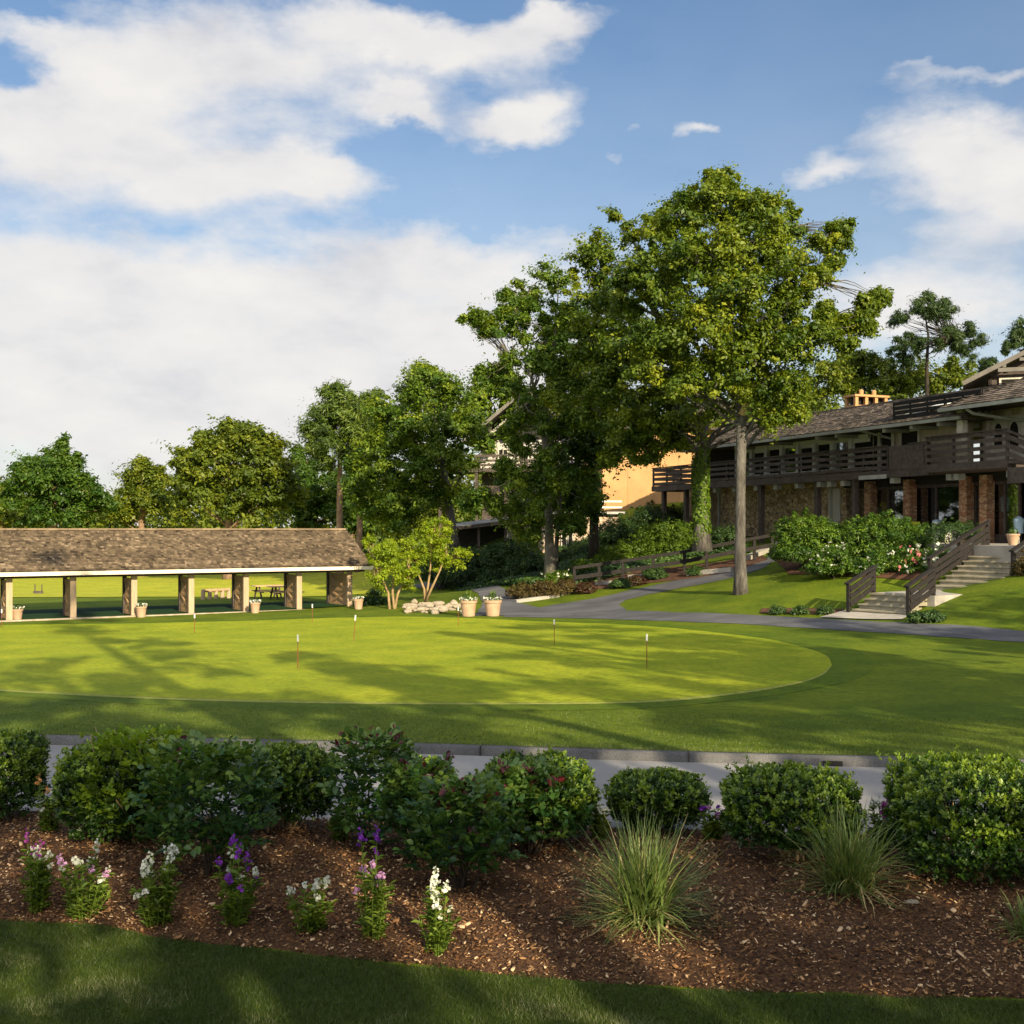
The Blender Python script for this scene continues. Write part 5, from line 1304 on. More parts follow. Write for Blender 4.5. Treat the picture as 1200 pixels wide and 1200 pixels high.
# pines left of it
PG = 'tall pines behind the shelter'
Y = 92.0; x = -202 * Y / F; b = np.array((x, Y, g1(x, Y)))
tree('pine_tree', 'tall pine with a straight tan trunk above the shelter roof end', 'tree', PG, b, trunk_px([(398, 680), (398, 600), (398.5, 535), (400, 490), (400, 465)], Y), [.27, .25, .22, .14, .05],
     px_blobs([(395,478,21),(379,492,17),(406,484,18),(385,512,20),(412,508,19),(374,524,13),(402,528,15),(392,464,11),(370,502,11),(386,542,10),(420,490,14)], Y, 2.5, 7), .8, 120, .36, 1.3, 'pine', 'bark_pine', aspect=.2, ntwig=30, hollow=.15)
Y = 96.0; x = -176 * Y / F; b = np.array((x, Y, g1(x, Y)))
tree('pine_tree', 'leaning pine with forked trunk just right of the straight tan one', 'tree', PG, b, trunk_px([(420, 680), (422, 600), (424, 555), (432, 510), (434, 470)], Y), [.27, .24, .2, .14, .05],
     px_blobs([(430,480,18),(446,477,14),(425,500,18),(441,502,14),(420,525,15),(436,525,15),(447,522,12),(420,470,11),(430,545,12),(412,548,12)], Y, 2.5, 8), .8, 120, .36, 1.3, 'pine', 'bark_pine', aspect=.2, ntwig=30, hollow=.15)
# round trees on the left
TG = 'round trees beyond the shelter roof'
def round_tree(lbl, px, Y, blobs, seed, lm='leaf_far', rc=.9, leaf=.27, dens=1.15):
    x = (px - 600) * Y / F; b = np.array((x, Y, g1(x, Y)))
    top = min(q[1] for q in blobs)
    return tree('round_tree', lbl, 'tree', TG, b, trunk_px([(px, HOR + (CZ - b[2]) * F / Y), (px, 620), (px + 1, 580), (px, top + 20)], Y), [.42, .36, .28, .08], px_blobs(blobs, Y, 6, seed), rc, 150, leaf, dens, lm, 'bark_pine', ntwig=40, hollow=.6, flat=.7)
round_tree('largest round tree, its dome standing high over the middle of the shelter', 268, 100, [(268,514,20),(240,520,20),(300,520,20),(222,540,20),(260,545,32),(305,548,28),(330,550,16),(215,565,18),(245,578,26),(285,580,28),(322,580,20),(345,575,13),(212,592,14),(300,602,18),(235,528,16),(285,512,14),(318,532,16)], 9)
round_tree('wide dark round tree standing at the left behind the shelter roof', 62, 106, [(65,544,22),(40,550,18),(90,550,18),(28,570,18),(60,575,26),(100,575,20),(120,588,12),(20,588,13),(50,600,22),(90,600,22),(75,532,12),(25,552,12)], 10, 'oak_dark')
round_tree('small tree in the gap between the two big round trees', 166, 112, [(165,556,17),(153,575,15),(186,566,14),(170,590,20),(195,590,15),(145,600,14),(178,552,12),(132,596,10)], 11)
round_tree('tree cut off by the left edge of the picture', 2, 118, [(5,590,13),(-12,582,16),(14,605,10),(-20,605,16),(-40,580,22)], 12)
round_tree('tree in the shade between the biggest dome and the tan pine trunk', 352, 116, [(350,560,16),(364,542,12),(340,590,18),(370,590,18),(395,592,16),(360,608,15),(350,535,10),(378,565,12)], 13, 'oak_dark')
round_tree('tree low behind the pine trunks right of the biggest dome', 412, 112, [(412,590,16),(395,575,14),(430,575,14),(410,555,12),(440,595,14),(425,610,14),(400,610,14)], 14, 'oak_dark')
# continuous woods farther off
nw = 520
wx = rng.uniform(-85, 45, nw); wy = rng.uniform(128, 150, nw)
wz = ground(wx, wy) + rng.uniform(1, 8.0, nw) + np.where(wx > 0, 3, 0)
bl = [((wx[i], wy[i], wz[i]), rng.uniform(1.6, 3.2)) for i in range(nw)]
C_, R_, O_, T_ = blob_clumps(bl, 1.5, .55)
P, Nn, tint = clump_leaves(C_, R_, 26, O_, tint_c=T_); V, Fq, k = quads(P, Nn, .62, .6)
o = arrays_obj('distant_woods', V, Fq, M['leaf_far'], tint=np.repeat(tint, k)); tag(o, 'continuous belt of distant green woodland along the far edge of the field', 'woods', kind='stuff')
# behind the clubhouse
BG = 'leafy trees behind the clubhouse roof'
for lbl, px, Y, bl, sd_ in (('bushy tree behind the left end of the clubhouse roof beside the oak crown', 955, 100, [(942,452,18),(965,442,20),(985,452,18),(960,466,18),(930,468,14),(978,430,12)], 15),
                       ('bushy tree behind the roof just left of the chimney', 1005, 104, [(992,428,20),(1010,432,18),(1000,455,22),(1022,450,16),(985,445,14),(1005,418,10)], 16),
                       ('bushy tree behind the chimney below the big pine', 1050, 102, [(1036,442,20),(1060,442,20),(1048,458,20),(1030,430,12),(1070,455,16)], 17),
                       ('bushy tree behind the black roof screen', 1102, 104, [(1086,440,20),(1110,442,18),(1128,450,16),(1095,460,20),(1120,432,10),(1140,455,12)], 18)):
    x = (px - 600) * Y / F; b = np.array((x, Y, g1(x, Y)))
    tree('broad_tree', lbl, 'tree', BG, b, [b, b + (0, 0, 4), PT(px, bl[0][1], Y)], [.3, .25, .08], px_blobs(bl, Y, 3.5, sd_), .85, 60, .28, .95, 'leaf_far', 'bark', ntwig=25)
Y = 96.0; x = 487 * Y / F; b = np.array((x, Y, g1(x, Y)))
tree('pine_tree', 'tall dark pine with open tufts standing behind the clubhouse roof', 'tree', 'dark pines behind the clubhouse', b, [b] + trunk_px([(1087, 470), (1086, 430), (1088, 390), (1082, 360)], Y), [.28, .22, .18, .12, .04],
     px_blobs([(1090,366,13),(1072,363,12),(1110,372,13),(1056,374,8),(1130,386,12),(1144,398,9),(1060,396,8),(1100,396,13),(1076,406,8),(1124,412,9),(1086,353,8),(1105,358,7),(1050,412,7),(1062,424,8),(1118,392,10)], Y, 3.0, 19, twin=True), .62, 75, .34, 1.5, 'pine_dark', 'bark_dark', aspect=.16, ntwig=70, hollow=.05, flat=.5, rise=.1)
Y = 90.0; x = 612 * Y / F; b = np.array((x, Y, g1(x, Y)))
tree('pine_tree', 'dark pine at the right edge of the picture above the gable', 'tree', 'dark pines behind the clubhouse', b, [b] + trunk_px([(1212, 440), (1211, 390)], Y), [.25, .2, .05],
     px_blobs([(1192,398,9),(1183,409,6),(1200,390,8),(1215,380,14),(1230,400,14),(1205,412,8),(1160,425,7),(1150,432,6)], Y, 2.0, 20, twin=True), .5, 110, .30, 1.3, 'pine_dark', 'bark_dark', aspect=.16, ntwig=20, hollow=.25, flat=.5)
# the two small yellow-green trees
def small_tree(lbl, base_px, Y, blobs, stems, seed):
    x = (base_px - 600) * Y / F; b = np.array((x, Y, g1(x, Y)))
    t_ = thing('ornamental_tree', b, lbl, 'tree', 'small yellow-green trees right of the shelter')
    bl = px_blobs(blobs, Y, 1.2, seed)
    C_, R_, O_, T_ = blob_clumps(bl, .32, 1.0, .25)
    P, Nn, tint = clump_leaves(C_, R_, 52, O_, .5, .6, T_, spray=True); V, Fq, k = quads(P, Nn, .13, .38)
    mb = MB()
    for st in stems: mb.tube([b + (rng.normal(0, .06), rng.normal(0, .06), -.1)] + trunk_px(st, Y + rng.normal(0, .3)), [.075, .06, .045, .02], 7)
    ends = [np.array(trunk_px(st, Y)[-1]) for st in stems]
    for c, r in bl:
        p = ends[int(np.argmin([np.linalg.norm(e - c) for e in ends]))] - np.array((0, 0, .3))
        mb.tube(curve3(p, c, np.array((0, 0, -.08)), 5), [.035, .008], 5, cap=False)
    mb.build('trunk', M['twig_tan'], t_, smooth=True)
    arrays_obj('crown', V, Fq, M['maple'], t_, tint=np.repeat(tint, k))
small_tree('small yellow-green tree nearest the shelter, leaning left', 460, 57.5, [(460,650,16),(440,640,9),(476,656,13),(448,666,13),(470,676,11),(436,656,7),(487,668,7),(455,636,8),(432,632,5),(445,680,8),(480,682,7)],
           [[(455, 695), (448, 678), (440, 655)], [(460, 695), (461, 675), (464, 650)], [(466, 696), (474, 680), (480, 662)]], 21)
small_tree('taller yellow-green tree above the pale rocks', 499, 59.5, [(505,630,18),(490,642,12),(525,642,14),(511,616,9),(500,652,14),(530,656,10),(540,650,5),(478,634,7),(515,662,10),(497,618,7),(520,622,8),(488,660,8)],
           [[(497, 690), (490, 672), (486, 650)], [(501, 690), (504, 670), (506, 635)], [(505, 691), (514, 672), (524, 648)]], 22)

# ------------------------------------------------------------------ shrubs farther off
def shrub(name, lbl, px, py, rx, ry, Y=None, lm='rhodo', leaf=.12, rc=.3, nl=40, dens=1.0, group=None, cat='shrub', flowers=None, fill=5, seed=0, sq=False, aspect=.5, up=.5):
    """rounded shrub: centre and half size in photo pixels, standing on the ground below it"""
    r_ = np.random.default_rng(100 + seed)
    g = GP(px, py + ry) if Y is None else None
    if Y is None: Y = g[1]
    k = Y / F; c = PT(px, py, Y); R = np.array((rx * k, max(rx * .8, ry) * k, ry * k))
    b = np.array((c[0], c[1], min(g1(c[0], c[1]), c[2] - R[2] * .5)))
    t_ = thing(name, b, lbl, cat, group)
    bl = []
    if sq: bl = [(c, R)]
    else:
        for i in range(fill):
            a = 2 * math.pi * i / fill + r_.uniform(-.4, .4); q = r_.uniform(.35, .6)
            bl.append((c + R * np.array((q * math.cos(a), q * math.sin(a), r_.uniform(-.35, .25))), R * r_.uniform(.45, .62)))
        bl.append((c + R * np.array((0, 0, .3)), R * .66))
        for i in range(fill + 2):
            a = 2 * math.pi * i / (fill + 2) + r_.uniform(-.3, .3)
            q_ = c + R * np.array((.62 * math.cos(a), .62 * math.sin(a), -.5)); q_[2] = max(q_[2], g1(q_[0], q_[1]) + R[2] * .18)
            bl.append((q_, R * np.array((.42, .42, .40))))
    C_, R_, O_, T_ = blob_clumps(bl, rc, dens, .7 if sq else .55, -.4)
    lowz = C_[:, 2] > b[2] - .1
    C_, R_, O_, T_ = C_[lowz], R_[lowz], O_[lowz], T_[lowz]
    P, Nn, tint = clump_leaves(C_, R_, nl, O_, .75, up, T_); V, Fq, kk = quads(P, Nn, leaf, aspect)
    mb = MB()
    for i in range(7):
        tip = c + R * np.array((r_.uniform(-.6, .6), r_.uniform(-.6, .6), r_.uniform(0, .5)))
        mb.tube(curve3(b + np.array((r_.normal(0, .1), r_.normal(0, .1), -.08)), tip, r_.normal(0, .08, 3), 5), [.035, .012], 5, cap=False)
    mb.build('stem', M['bark_dark'], t_)
    arrays_obj('foliage', V, Fq, M[lm], t_, tint=np.repeat(tint, kk))
    if flowers:
        for (mat, n, zlo, zhi, xlo, xhi, fs) in flowers:
            rel = (C_ - c) / R
            s_ = (rel[:, 2] > zlo) & (rel[:, 2] < zhi) & (rel[:, 0] > xlo) & (rel[:, 0] < xhi) & (rel[:, 1] < .35)
            id_ = np.where(s_)[0]
            if len(id_) == 0: continue
            id_ = rng.choice(id_, n)
            Q = C_[id_] + O_[id_] * R_[id_][:, None] * .8 + np.array((0, -.06, 0)) + rng.normal(0, .09, (n, 3))
            idx = np.repeat(np.arange(n), 7)
            Pq = Q[idx] + rng.normal(0, fs * .35, (n * 7, 3)); V2, F2, k2 = quads(Pq, unit(O_[id_][idx] + rng.normal(size=(n * 7, 3)) * .7), fs, .8)
            arrays_obj('flowers', V2, F2, M[mat], t_, tint=np.repeat(rng.random(n * 7), k2))['kind'] = 'stuff'
    return t_
RG = 'big shrubs below the shop window'
shrub('rhododendron', 'large dark rhododendron left of the flowering shrubs, against the stone wall', 946, 633, 47, 34, lm='rhodo', group=RG, seed=1, fill=8, nl=70, rc=.34, leaf=.125, aspect=.4, dens=1.25)
shrub('rhododendron', 'big bright green rhododendron below the brick pillars', 1035, 634, 62, 33, Y=52.5, lm='rhodo', group=RG, seed=2, fill=9, nl=70, rc=.34, leaf=.125, aspect=.4, dens=1.25)
shrub('azalea', 'low azalea with small white flowers at the left of the flower bank', 978, 659, 38, 20, Y=50.0, lm='rhodo', group='white and pink azaleas below the shop window', seed=3, leaf=.10, rc=.24, flowers=[('p_white', 50, -.4, 1.2, -1.3, 1.3, .07)])
shrub('azalea', 'azalea with scattered white flowers in the middle of the flower bank', 1030, 660, 34, 20, Y=49.8, lm='rhodo', group='white and pink azaleas below the shop window', seed=4, leaf=.10, rc=.24, flowers=[('p_white', 12, -.8, 1.2, -1.3, 1.3, .07)])
shrub('azalea', 'azalea with pink and white flowers in the flower bank', 1066, 658, 26, 21, Y=49.0, lm='rhodo', group='white and pink azaleas below the shop window', seed=5, leaf=.10, rc=.24, flowers=[('p_rose', 20, -.8, .8, -.6, .5, .09), ('p_white', 45, -.6, 1.3, -1.3, 1.3, .085)])
shrub('azalea', 'azalea covered with large white flowers next to the long handrail', 1103, 657, 27, 19, Y=48.3, lm='rhodo', group='white and pink azaleas below the shop window', seed=6, leaf=.10, rc=.24, flowers=[('p_white', 75, -.3, 1.3, -1.3, 1.3, .10)])
shrub('clipped_shrub', 'smooth clipped dark green dome shrub in front of the right pillars', 1118, 628, 35, 17, Y=49.6, lm='juniper', seed=7, sq=True, leaf=.07, rc=.2, nl=60, dens=1.6)
shrub('brown_shrub', 'rusty brown shrub at the right edge beside the upper steps', 1202, 668, 13, 22, Y=44.0, lm='heather', seed=8, leaf=.09, rc=.2)
for k, (px, lbl) in enumerate(((912, 'leftmost of three small dark shrubs along the path edge'), (938, 'middle one of three small dark shrubs along the path edge'), (967, 'rightmost of three small dark shrubs along the path edge'))):
    shrub('low_shrub', lbl, px, 714.5, 11, 5.5, lm='juniper', group='small dark shrubs along the path edge', seed=9 + k, leaf=.07, rc=.13, nl=36)
shrub('low_shrub', 'spreading dark shrub at the right foot of the lower steps', 1085, 722, 24, 7, lm='juniper', seed=13, leaf=.09, rc=.18)
JG = 'juniper bushes spreading up the slope'
for k, (px, py, rx, ry, Y, lm, lbl) in enumerate((
    (515, 668, 36, 16, 74, 'juniper', 'lowest dark juniper beside the curve of the path'),
    (553, 660, 42, 20, 77, 'juniper', 'wide juniper spreading below the carport'),
    (598, 652, 40, 22, 78, 'juniper', 'tall juniper between the carport and the pale trunk'),
    (620, 666, 30, 15, 72, 'juniper', 'juniper right beside the pale lichened trunk'),
    (574, 675, 18, 9, 72, 'juniper', 'small round juniper tip by the path curve'),
    (676, 658, 30, 20, 75, 'juniper', 'shadowy juniper in front of the brick building'),
    (722, 630, 40, 27, 76, 'juniper', 'big dark bush below the stucco wall'),
    (768, 610, 42, 22, 79, 'juniper', 'bush high on the slope under the stucco wall'),
    (742, 650, 44, 18, 68, 'juniper_bright', 'bright green groundcover bush above the rail fence'),
    (785, 630, 44, 22, 68, 'juniper_bright', 'bright green bush left of the ivy-clad trunk'),
    (850, 632, 28, 18, 66, 'juniper', 'dark bush against the rubble wall behind the oak trunk'),
    (700, 664, 32, 12, 66, 'juniper_bright', 'low bright bush at the left end of the rail fence'),
    (803, 602, 22, 12, 82, 'juniper_bright', 'bright grassy bush under the balcony corner'))):
    shrub('juniper', lbl, px, py, rx, ry, Y=Y, lm=lm, group=JG, seed=20 + k, leaf=.16, rc=.36, nl=40, aspect=.3)
# low ground cover and leaf litter between the bushes
quad_ = [GP(*p)[:2] for p in ((505, 684), (600, 688), (640, 690), (700, 682), (760, 666), (820, 655), (880, 648))]
quad2 = [PT(*p)[:2] for p in ((470, 640, 92), (540, 640, 90), (620, 620, 84), (690, 610, 82), (750, 600, 81), (800, 600, 78), (850, 620, 72))]
A_, B_ = resample(quad_, 60), resample(quad2, 60)
n_ = 42000; u_ = rng.random(n_) * 58.99; k_ = u_.astype(int); f_ = (u_ - k_)[:, None]; v_ = (rng.random(n_) ** 1.2)[:, None]
Q = (A_[k_] * (1 - f_) + A_[k_ + 1] * f_) * (1 - v_) + (B_[k_] * (1 - f_) + B_[k_ + 1] * f_) * v_
hz_ = .18 + .16 * np.sin(Q[:, 0] * 1.3 + np.sin(Q[:, 1])) * np.sin(Q[:, 1] * 1.1)
P = np.stack([Q[:, 0], Q[:, 1], ground(Q[:, 0], Q[:, 1]) + np.clip(hz_, .02, 1) * rng.random(n_)], 1)
V, Fq, kk = quads(P, unit(np.array((0, -.3, .9)) + rng.normal(size=(n_, 3)) * .5), .24, .5)
o = arrays_obj('groundcover', V, Fq, M['juniper'], tint=np.repeat(np.clip(.45 + .3 * np.sin(Q[:, 0] * .9) * np.sin(Q[:, 1] * .7) + rng.normal(0, .2, n_), 0, 1), kk)); tag(o, 'dark green ground cover spreading between the bushes on the slope', 'ground cover', kind='stuff')
HG = 'brown heathers beside the path'
for k, (px, py, rx, ry, lbl) in enumerate(((612, 692, 20, 10, 'brown heather clump nearest the two big pots'), (640, 690, 22, 11, 'brown heather clump in the middle above the stone edging'), (664, 687, 16, 10, 'brownish heather clump at the fence end'))):
    shrub('heather', lbl, px, py, rx, ry, lm='heather', group=HG, seed=40 + k, leaf=.10, rc=.18, nl=40, aspect=.25)
shrub('flowering_shrub', 'light green shrub with small yellow-white flowers at the foot of the pale trunk', 655, 677, 22, 8, Y=62.5, lm='juniper_bright', seed=44, leaf=.10, rc=.2, flowers=[('p_white', 20, -.2, 1.2, -1, 1, .09)])
for k, (px, py, rx, ry, lm, lbl) in enumerate(((686, 689, 12, 7, 'burgundy', 'burgundy shrub beside the short stone edging'), (727, 683, 15, 6, 'juniper', 'dark low shrub in the red mulch under the fence'),
     (748, 680, 12, 6, 'burgundy', 'burgundy low shrub between the two flat slabs'), (768, 672, 16, 7, 'juniper', 'dark low shrub below the middle of the rail fence'), (815, 668.5, 12, 6, 'juniper', 'dark low shrub below the fence near the oak trunk'))):
    shrub('low_shrub', lbl, px, py, rx, ry, lm=lm, group='low shrubs planted in the bank below the fence', seed=50 + k, leaf=.09, rc=.16)
o_ = shrub('hedge_shrub', 'dark shrub filling the gap between the shelter end and the small trees', 440, 702, 17, 12, Y=60.5, lm='juniper', seed=60, leaf=.12, rc=.25)
# pots with their flowers
PG_ = 'terracotta planters in front of the shelter'
for px, py, dia, hg, lbl, grp in ((20, 727, .52, .50, 'small pale planter in front of the leftmost shelter post', PG_), (165.5, 723.5, .50, .50, 'small pale planter in front of the third shelter post', PG_),
                            (299, 718.5, .50, .50, 'small pale planter in front of the fifth shelter post', PG_), (420, 714, .50, .50, 'small pale planter at the right end of the shelter', PG_),
                            (549, 722.5, .76, .70, 'left one of two large pale planters where the path meets the green', 'two large planters by the path'), (577.5, 722, .78, .70, 'right one of two large pale planters where the path meets the green', 'two large planters by the path')):
    t_, g = pot(px, py, dia, hg, lbl, None, grp)
    n_ = 150; d = sph(n_); d[:, 2] = abs(d[:, 2])
    P = g + np.array((0, 0, hg)) + d * np.array((dia * .52, dia * .52, dia * .40)) * rng.random((n_, 1)) ** .4
    V, Fq, k = quads(P, unit(d + rng.normal(size=d.shape) * .4), .10, .5)
    arrays_obj('plant', V, Fq, M['juniper'], t_, tint=np.repeat(rng.random(n_), k))
    n_ = 60; a = rng.uniform(0, 6.28, n_); rr = dia * rng.uniform(.3, .56, n_)
    P = g + np.stack([np.cos(a) * rr, np.sin(a) * rr, hg + .02 + rng.uniform(0, .10, n_)], 1)
    V, Fq, k = quads(P, unit(rng.normal(size=(n_, 3)) + np.array((0, -.6, .6))), .085, .9)
    arrays_obj('flowers', V, Fq, M['p_white'], t_, tint=np.repeat(rng.random(n_), k))['kind'] = 'stuff'
    if dia > .6:
        n_ = 26; a = rng.uniform(0, 6.28, n_)
        B_ = np.repeat([g + np.array((0, 0, hg))], n_, 0); T = np.stack([np.cos(a) * .3, np.sin(a) * .3, np.ones(n_)], 1)
        V, Fq, k = quads(B_ + T * .2, unit(np.cross(T, rng.normal(size=(n_, 3)))), .5, .06, T=T)
        arrays_obj('spikes', V, Fq, M['snap'], t_, tint=np.repeat(rng.random(n_), k))
P_, t_ = PLANTERBOX
V, Fq, k = quads(P_, sph(len(P_)), .1, .6); arrays_obj('plant', V, Fq, M['rhodo'], t_, tint=np.repeat(rng.random(len(P_)), k))
c = patio_pt(1187, 1.7)
t_ = thing('planter_pot', c, 'pale planter at the top of the upper steps', 'planter'); hg = .45
MB().lathe(c, [(0, 0), (.16, 0), (.24, .38), (.27, .38), (.27, .45), (.22, .45), (0, .42)], 18).build('pot', M['terracotta'], t_)
d = sph(90); P = np.array(c) + np.array((0, 0, .5)) + d * .2; V, Fq, k = quads(P, d, .1, .6); arrays_obj('plant', V, Fq, M['juniper'], t_, tint=np.repeat(rng.random(90), k))
# ------------------------------------------------------------------ foreground bed
def boxwood(lbl, x0, x1, y0, y1, base_py=None, square=.5, lm='box', n=2300, name='boxwood', lf=.034, depth=.95, group='clipped boxwood bushes along the road', seed=0, taper=.85):
    """clipped bush filling photo columns x0..x1 and rows y0..y1; a shell of leafy twig tips over bare stems"""
    r_ = np.random.default_rng(300 + seed)
    b = BP((x0 + x1) / 2, base_py or y1); Yc = b[1] + .35
    k = Yc / F; hw = (x1 - x0) / 2 * k; top = CZ + (HOR - y0) * k; hh = (top - b[2]) / 2
    hw -= .045; hh -= .03
    c = np.array((b[0] * Yc / b[1], Yc, b[2] + hh)); R = np.array((hw, hw * depth, hh))
    b = np.array((c[0], c[1], b[2]))
    t_ = thing(name, b, lbl, 'shrub', group)
    n = int(n * (hw * hh) / .3)
    d = sph(n * 2); e = 2 / (1 - square * .72)              # superellipsoid
    s = (np.abs(d) ** e).sum(1) ** (-1 / e)
    u = d * s[:, None]
    lump = 1 + .05 * np.sin(u[:, 0] * 9 + seed) * np.sin(u[:, 2] * 8 + 1) + .04 * np.sin(u[:, 1] * 11 + seed * 2)
    u = u * lump[:, None]
    tp = taper + (1 - taper) * np.clip((u[:, 2] + 1) / 1.1, 0, 1)
    shell = 1 - .30 * r_.random(len(u)) ** 1.6
    sprout = r_.random(len(u)) < .09
    shell[sprout] += r_.uniform(.03, .15, sprout.sum()) * (u[sprout, 2] > .3)
    C = c + u * R * np.stack([tp, tp, np.ones_like(tp)], 1) * shell[:, None]
    ok = (C[:, 2] > b[2] + (.17 if seed in (3, 7, 5) else .06)) & ~((u[:, 2] < -.55) & (r_.random(len(u)) < .6))
    C, u, shell = C[ok], u[ok], shell[ok]; o_ = unit(u)
    nl = 13; m = len(C); idx = np.repeat(np.arange(m), nl)
    axis = unit(o_ * .7 + np.array((0, 0, .55)) + r_.normal(size=(m, 3)) * .35)
    tpos = r_.uniform(-.5, .5, m * nl)
    rad = unit(np.cross(axis[idx], r_.normal(size=(m * nl, 3))))
    P = C[idx] + axis[idx] * (tpos * .075)[:, None] + rad * .020
    T = unit(rad * .8 + axis[idx] * .7); Nn = unit(axis[idx] * .8 - rad * .4 + r_.normal(size=(m * nl, 3)) * .25)
    V, Fq, kk = quads(P, Nn, lf, .52, .08, T=T, hexa=True)
    tc = np.clip(r_.normal(.33, .17, m) + .48 * (shell > .97) * (u[:, 2] > -.1) + .12 * (u[:, 2] > .55), 0, 1)  # upper outer tips paler: fresh growth plus top light painted into the tint
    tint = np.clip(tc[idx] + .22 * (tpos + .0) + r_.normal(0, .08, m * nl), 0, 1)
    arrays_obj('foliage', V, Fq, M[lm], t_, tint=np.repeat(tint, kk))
    mb = MB()
    for i in range(16):
        tip = C[r_.integers(m)] * .8 + c * .2
        mb.tube(curve3(b + np.array((r_.normal(0, .10), r_.normal(0, .10), -.05)), tip, r_.normal(0, .06, 3), 6), [.016, .005], 5, cap=False)
    mb.build('stem', M['twig_tan'], t_)
    return t_
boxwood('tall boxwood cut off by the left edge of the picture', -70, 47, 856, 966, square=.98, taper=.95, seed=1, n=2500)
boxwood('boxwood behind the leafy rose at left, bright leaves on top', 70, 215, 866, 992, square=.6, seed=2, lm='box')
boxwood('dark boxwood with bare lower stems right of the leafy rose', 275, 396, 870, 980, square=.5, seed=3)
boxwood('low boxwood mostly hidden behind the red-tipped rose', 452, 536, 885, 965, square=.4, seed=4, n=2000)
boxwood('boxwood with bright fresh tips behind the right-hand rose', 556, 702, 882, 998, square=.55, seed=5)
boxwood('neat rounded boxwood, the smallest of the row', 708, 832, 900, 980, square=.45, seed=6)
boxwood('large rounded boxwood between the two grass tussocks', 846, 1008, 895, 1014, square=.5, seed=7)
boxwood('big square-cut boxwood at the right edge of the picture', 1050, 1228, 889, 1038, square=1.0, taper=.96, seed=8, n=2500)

def rose(lbl, px, base_py, w_px, top_py, seed, lm='rose', n=230, lf=.075, red=26, yoff=0.0, name='rose_bush', group='rose bushes in the mulch bed', tall=3):
    r_ = np.random.default_rng(500 + seed)
    b = BP(px, base_py); k = b[1] / F; Hh = CZ + (HOR - top_py) * k - b[2]; hw = w_px / 2 * k
    t_ = thing(name, b, lbl, 'rose bush' if name == 'rose_bush' else 'shrub', group)
    mb = MB(); C = []; A = []
    for i in range(n):
        a = r_.uniform(0, 6.283); q = r_.random() ** .55; z = Hh * (1 - .8 * r_.random() ** 1.25)
        prof_ = (1.0 if z > .35 * Hh else .45 + .55 * z / (.35 * Hh)) * (1 - .42 * max(0, (z / Hh - .72) / .28))
        C.append(b + np.array((math.cos(a) * q * hw * prof_, math.sin(a) * q * hw * .85 * prof_, z))); A.append((math.cos(a), math.sin(a), .5))
    C, A = np.array(C), unit(np.array(A))
    for i in range(9):
        tip = C[r_.integers(n)]; mb.tube(curve3(b + np.array((r_.normal(0, .05), r_.normal(0, .05), -.05)), tip, r_.normal(0, .08, 3), 7), [.012, .005], 5, cap=False)
    shoots = []
    for i in range(tall):
        s_ = b + np.array((r_.uniform(-.6, .6) * hw, r_.uniform(-.3, .3) * hw, Hh * .7)); e_ = b + np.array((r_.uniform(-.75, .75) * hw, r_.uniform(-.3, .3) * hw, Hh * r_.uniform(1.0, 1.10)))
        mb.tube(curve3(s_, e_, r_.normal(0, .04, 3), 6), [.006, .003], 5, cap=False); shoots.append(e_)
    mb.build('cane', M['twig_tan'] if lm != 'rose' else M['juniper_stem'] if 'juniper_stem' in M else M['bark_dark'], t_)
    # pinnate leaves: seven leaflets on a stalk
    m = len(C); st = unit(A + r_.normal(size=(m, 3)) * .55 + np.array((0, 0, .1)))
    side = unit(np.cross(st, np.array((0, 0, 1.0)) + r_.normal(size=(m, 3)) * .25)); nu = unit(np.cross(side, st))
    nu = np.where(nu[:, 2:3] < 0, -nu, nu)
    P, T, Nn, ti = [], [], [], []
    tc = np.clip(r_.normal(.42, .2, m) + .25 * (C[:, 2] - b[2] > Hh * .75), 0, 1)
    for s_, q in ((0, 1.15), (1, .72), (-1, .72), (1, .34), (-1, .34)):
        tdir = st if s_ == 0 else unit(st * .45 + side * s_)
        P.append(C + st * (q * lf * 1.6) + (0 if s_ == 0 else side * s_ * lf * .55)); T.append(tdir)
        Nn.append(unit(nu + r_.normal(size=(m, 3)) * .28)); ti.append(np.clip(tc + r_.normal(0, .07, m), 0, 1))
    P, T, Nn, ti = map(np.concatenate, (P, T, Nn, ti))
    V, Fq, kk = quads(P, Nn, lf, .66, .10, T=T, hexa=True, droop=.12)
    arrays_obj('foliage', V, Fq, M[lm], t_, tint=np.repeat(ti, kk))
    if red:
        tops = C[np.argsort(-(C[:, 2] + r_.normal(0, .22, m)))[:red]]
        tops = np.concatenate([tops[r_.choice(len(tops), red // 2)] + np.array((0, -.10, .05))] + [e_[None] for e_ in shoots])
        cl = tops[r_.integers(0, len(tops), red * 4)] + r_.normal(0, .035, (red * 4, 3))
        V, Fq, kk = quads(cl, unit(r_.normal(size=(red * 4, 3)) + np.array((0, -.3, .6))), lf * .9, .5, .1, hexa=True)
        arrays_obj('young_leaves', V, Fq, M['rose_red'], t_, tint=np.repeat(r_.random(red * 4), kk))
    return t_
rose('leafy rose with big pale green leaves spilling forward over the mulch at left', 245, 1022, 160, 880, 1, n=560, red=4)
rose('light green leafy shrub at left in front of the boxwood', 165, 988, 165, 862, 2, lm='shrub_bright', n=420, red=0, name='leafy_shrub', group=None, lf=.062)
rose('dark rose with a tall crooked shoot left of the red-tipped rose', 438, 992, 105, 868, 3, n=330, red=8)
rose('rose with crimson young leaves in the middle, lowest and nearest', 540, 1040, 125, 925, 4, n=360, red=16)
rose('rose with red tips in front of the boxwood right of the middle', 622, 1000, 120, 905, 5, n=330, red=16)
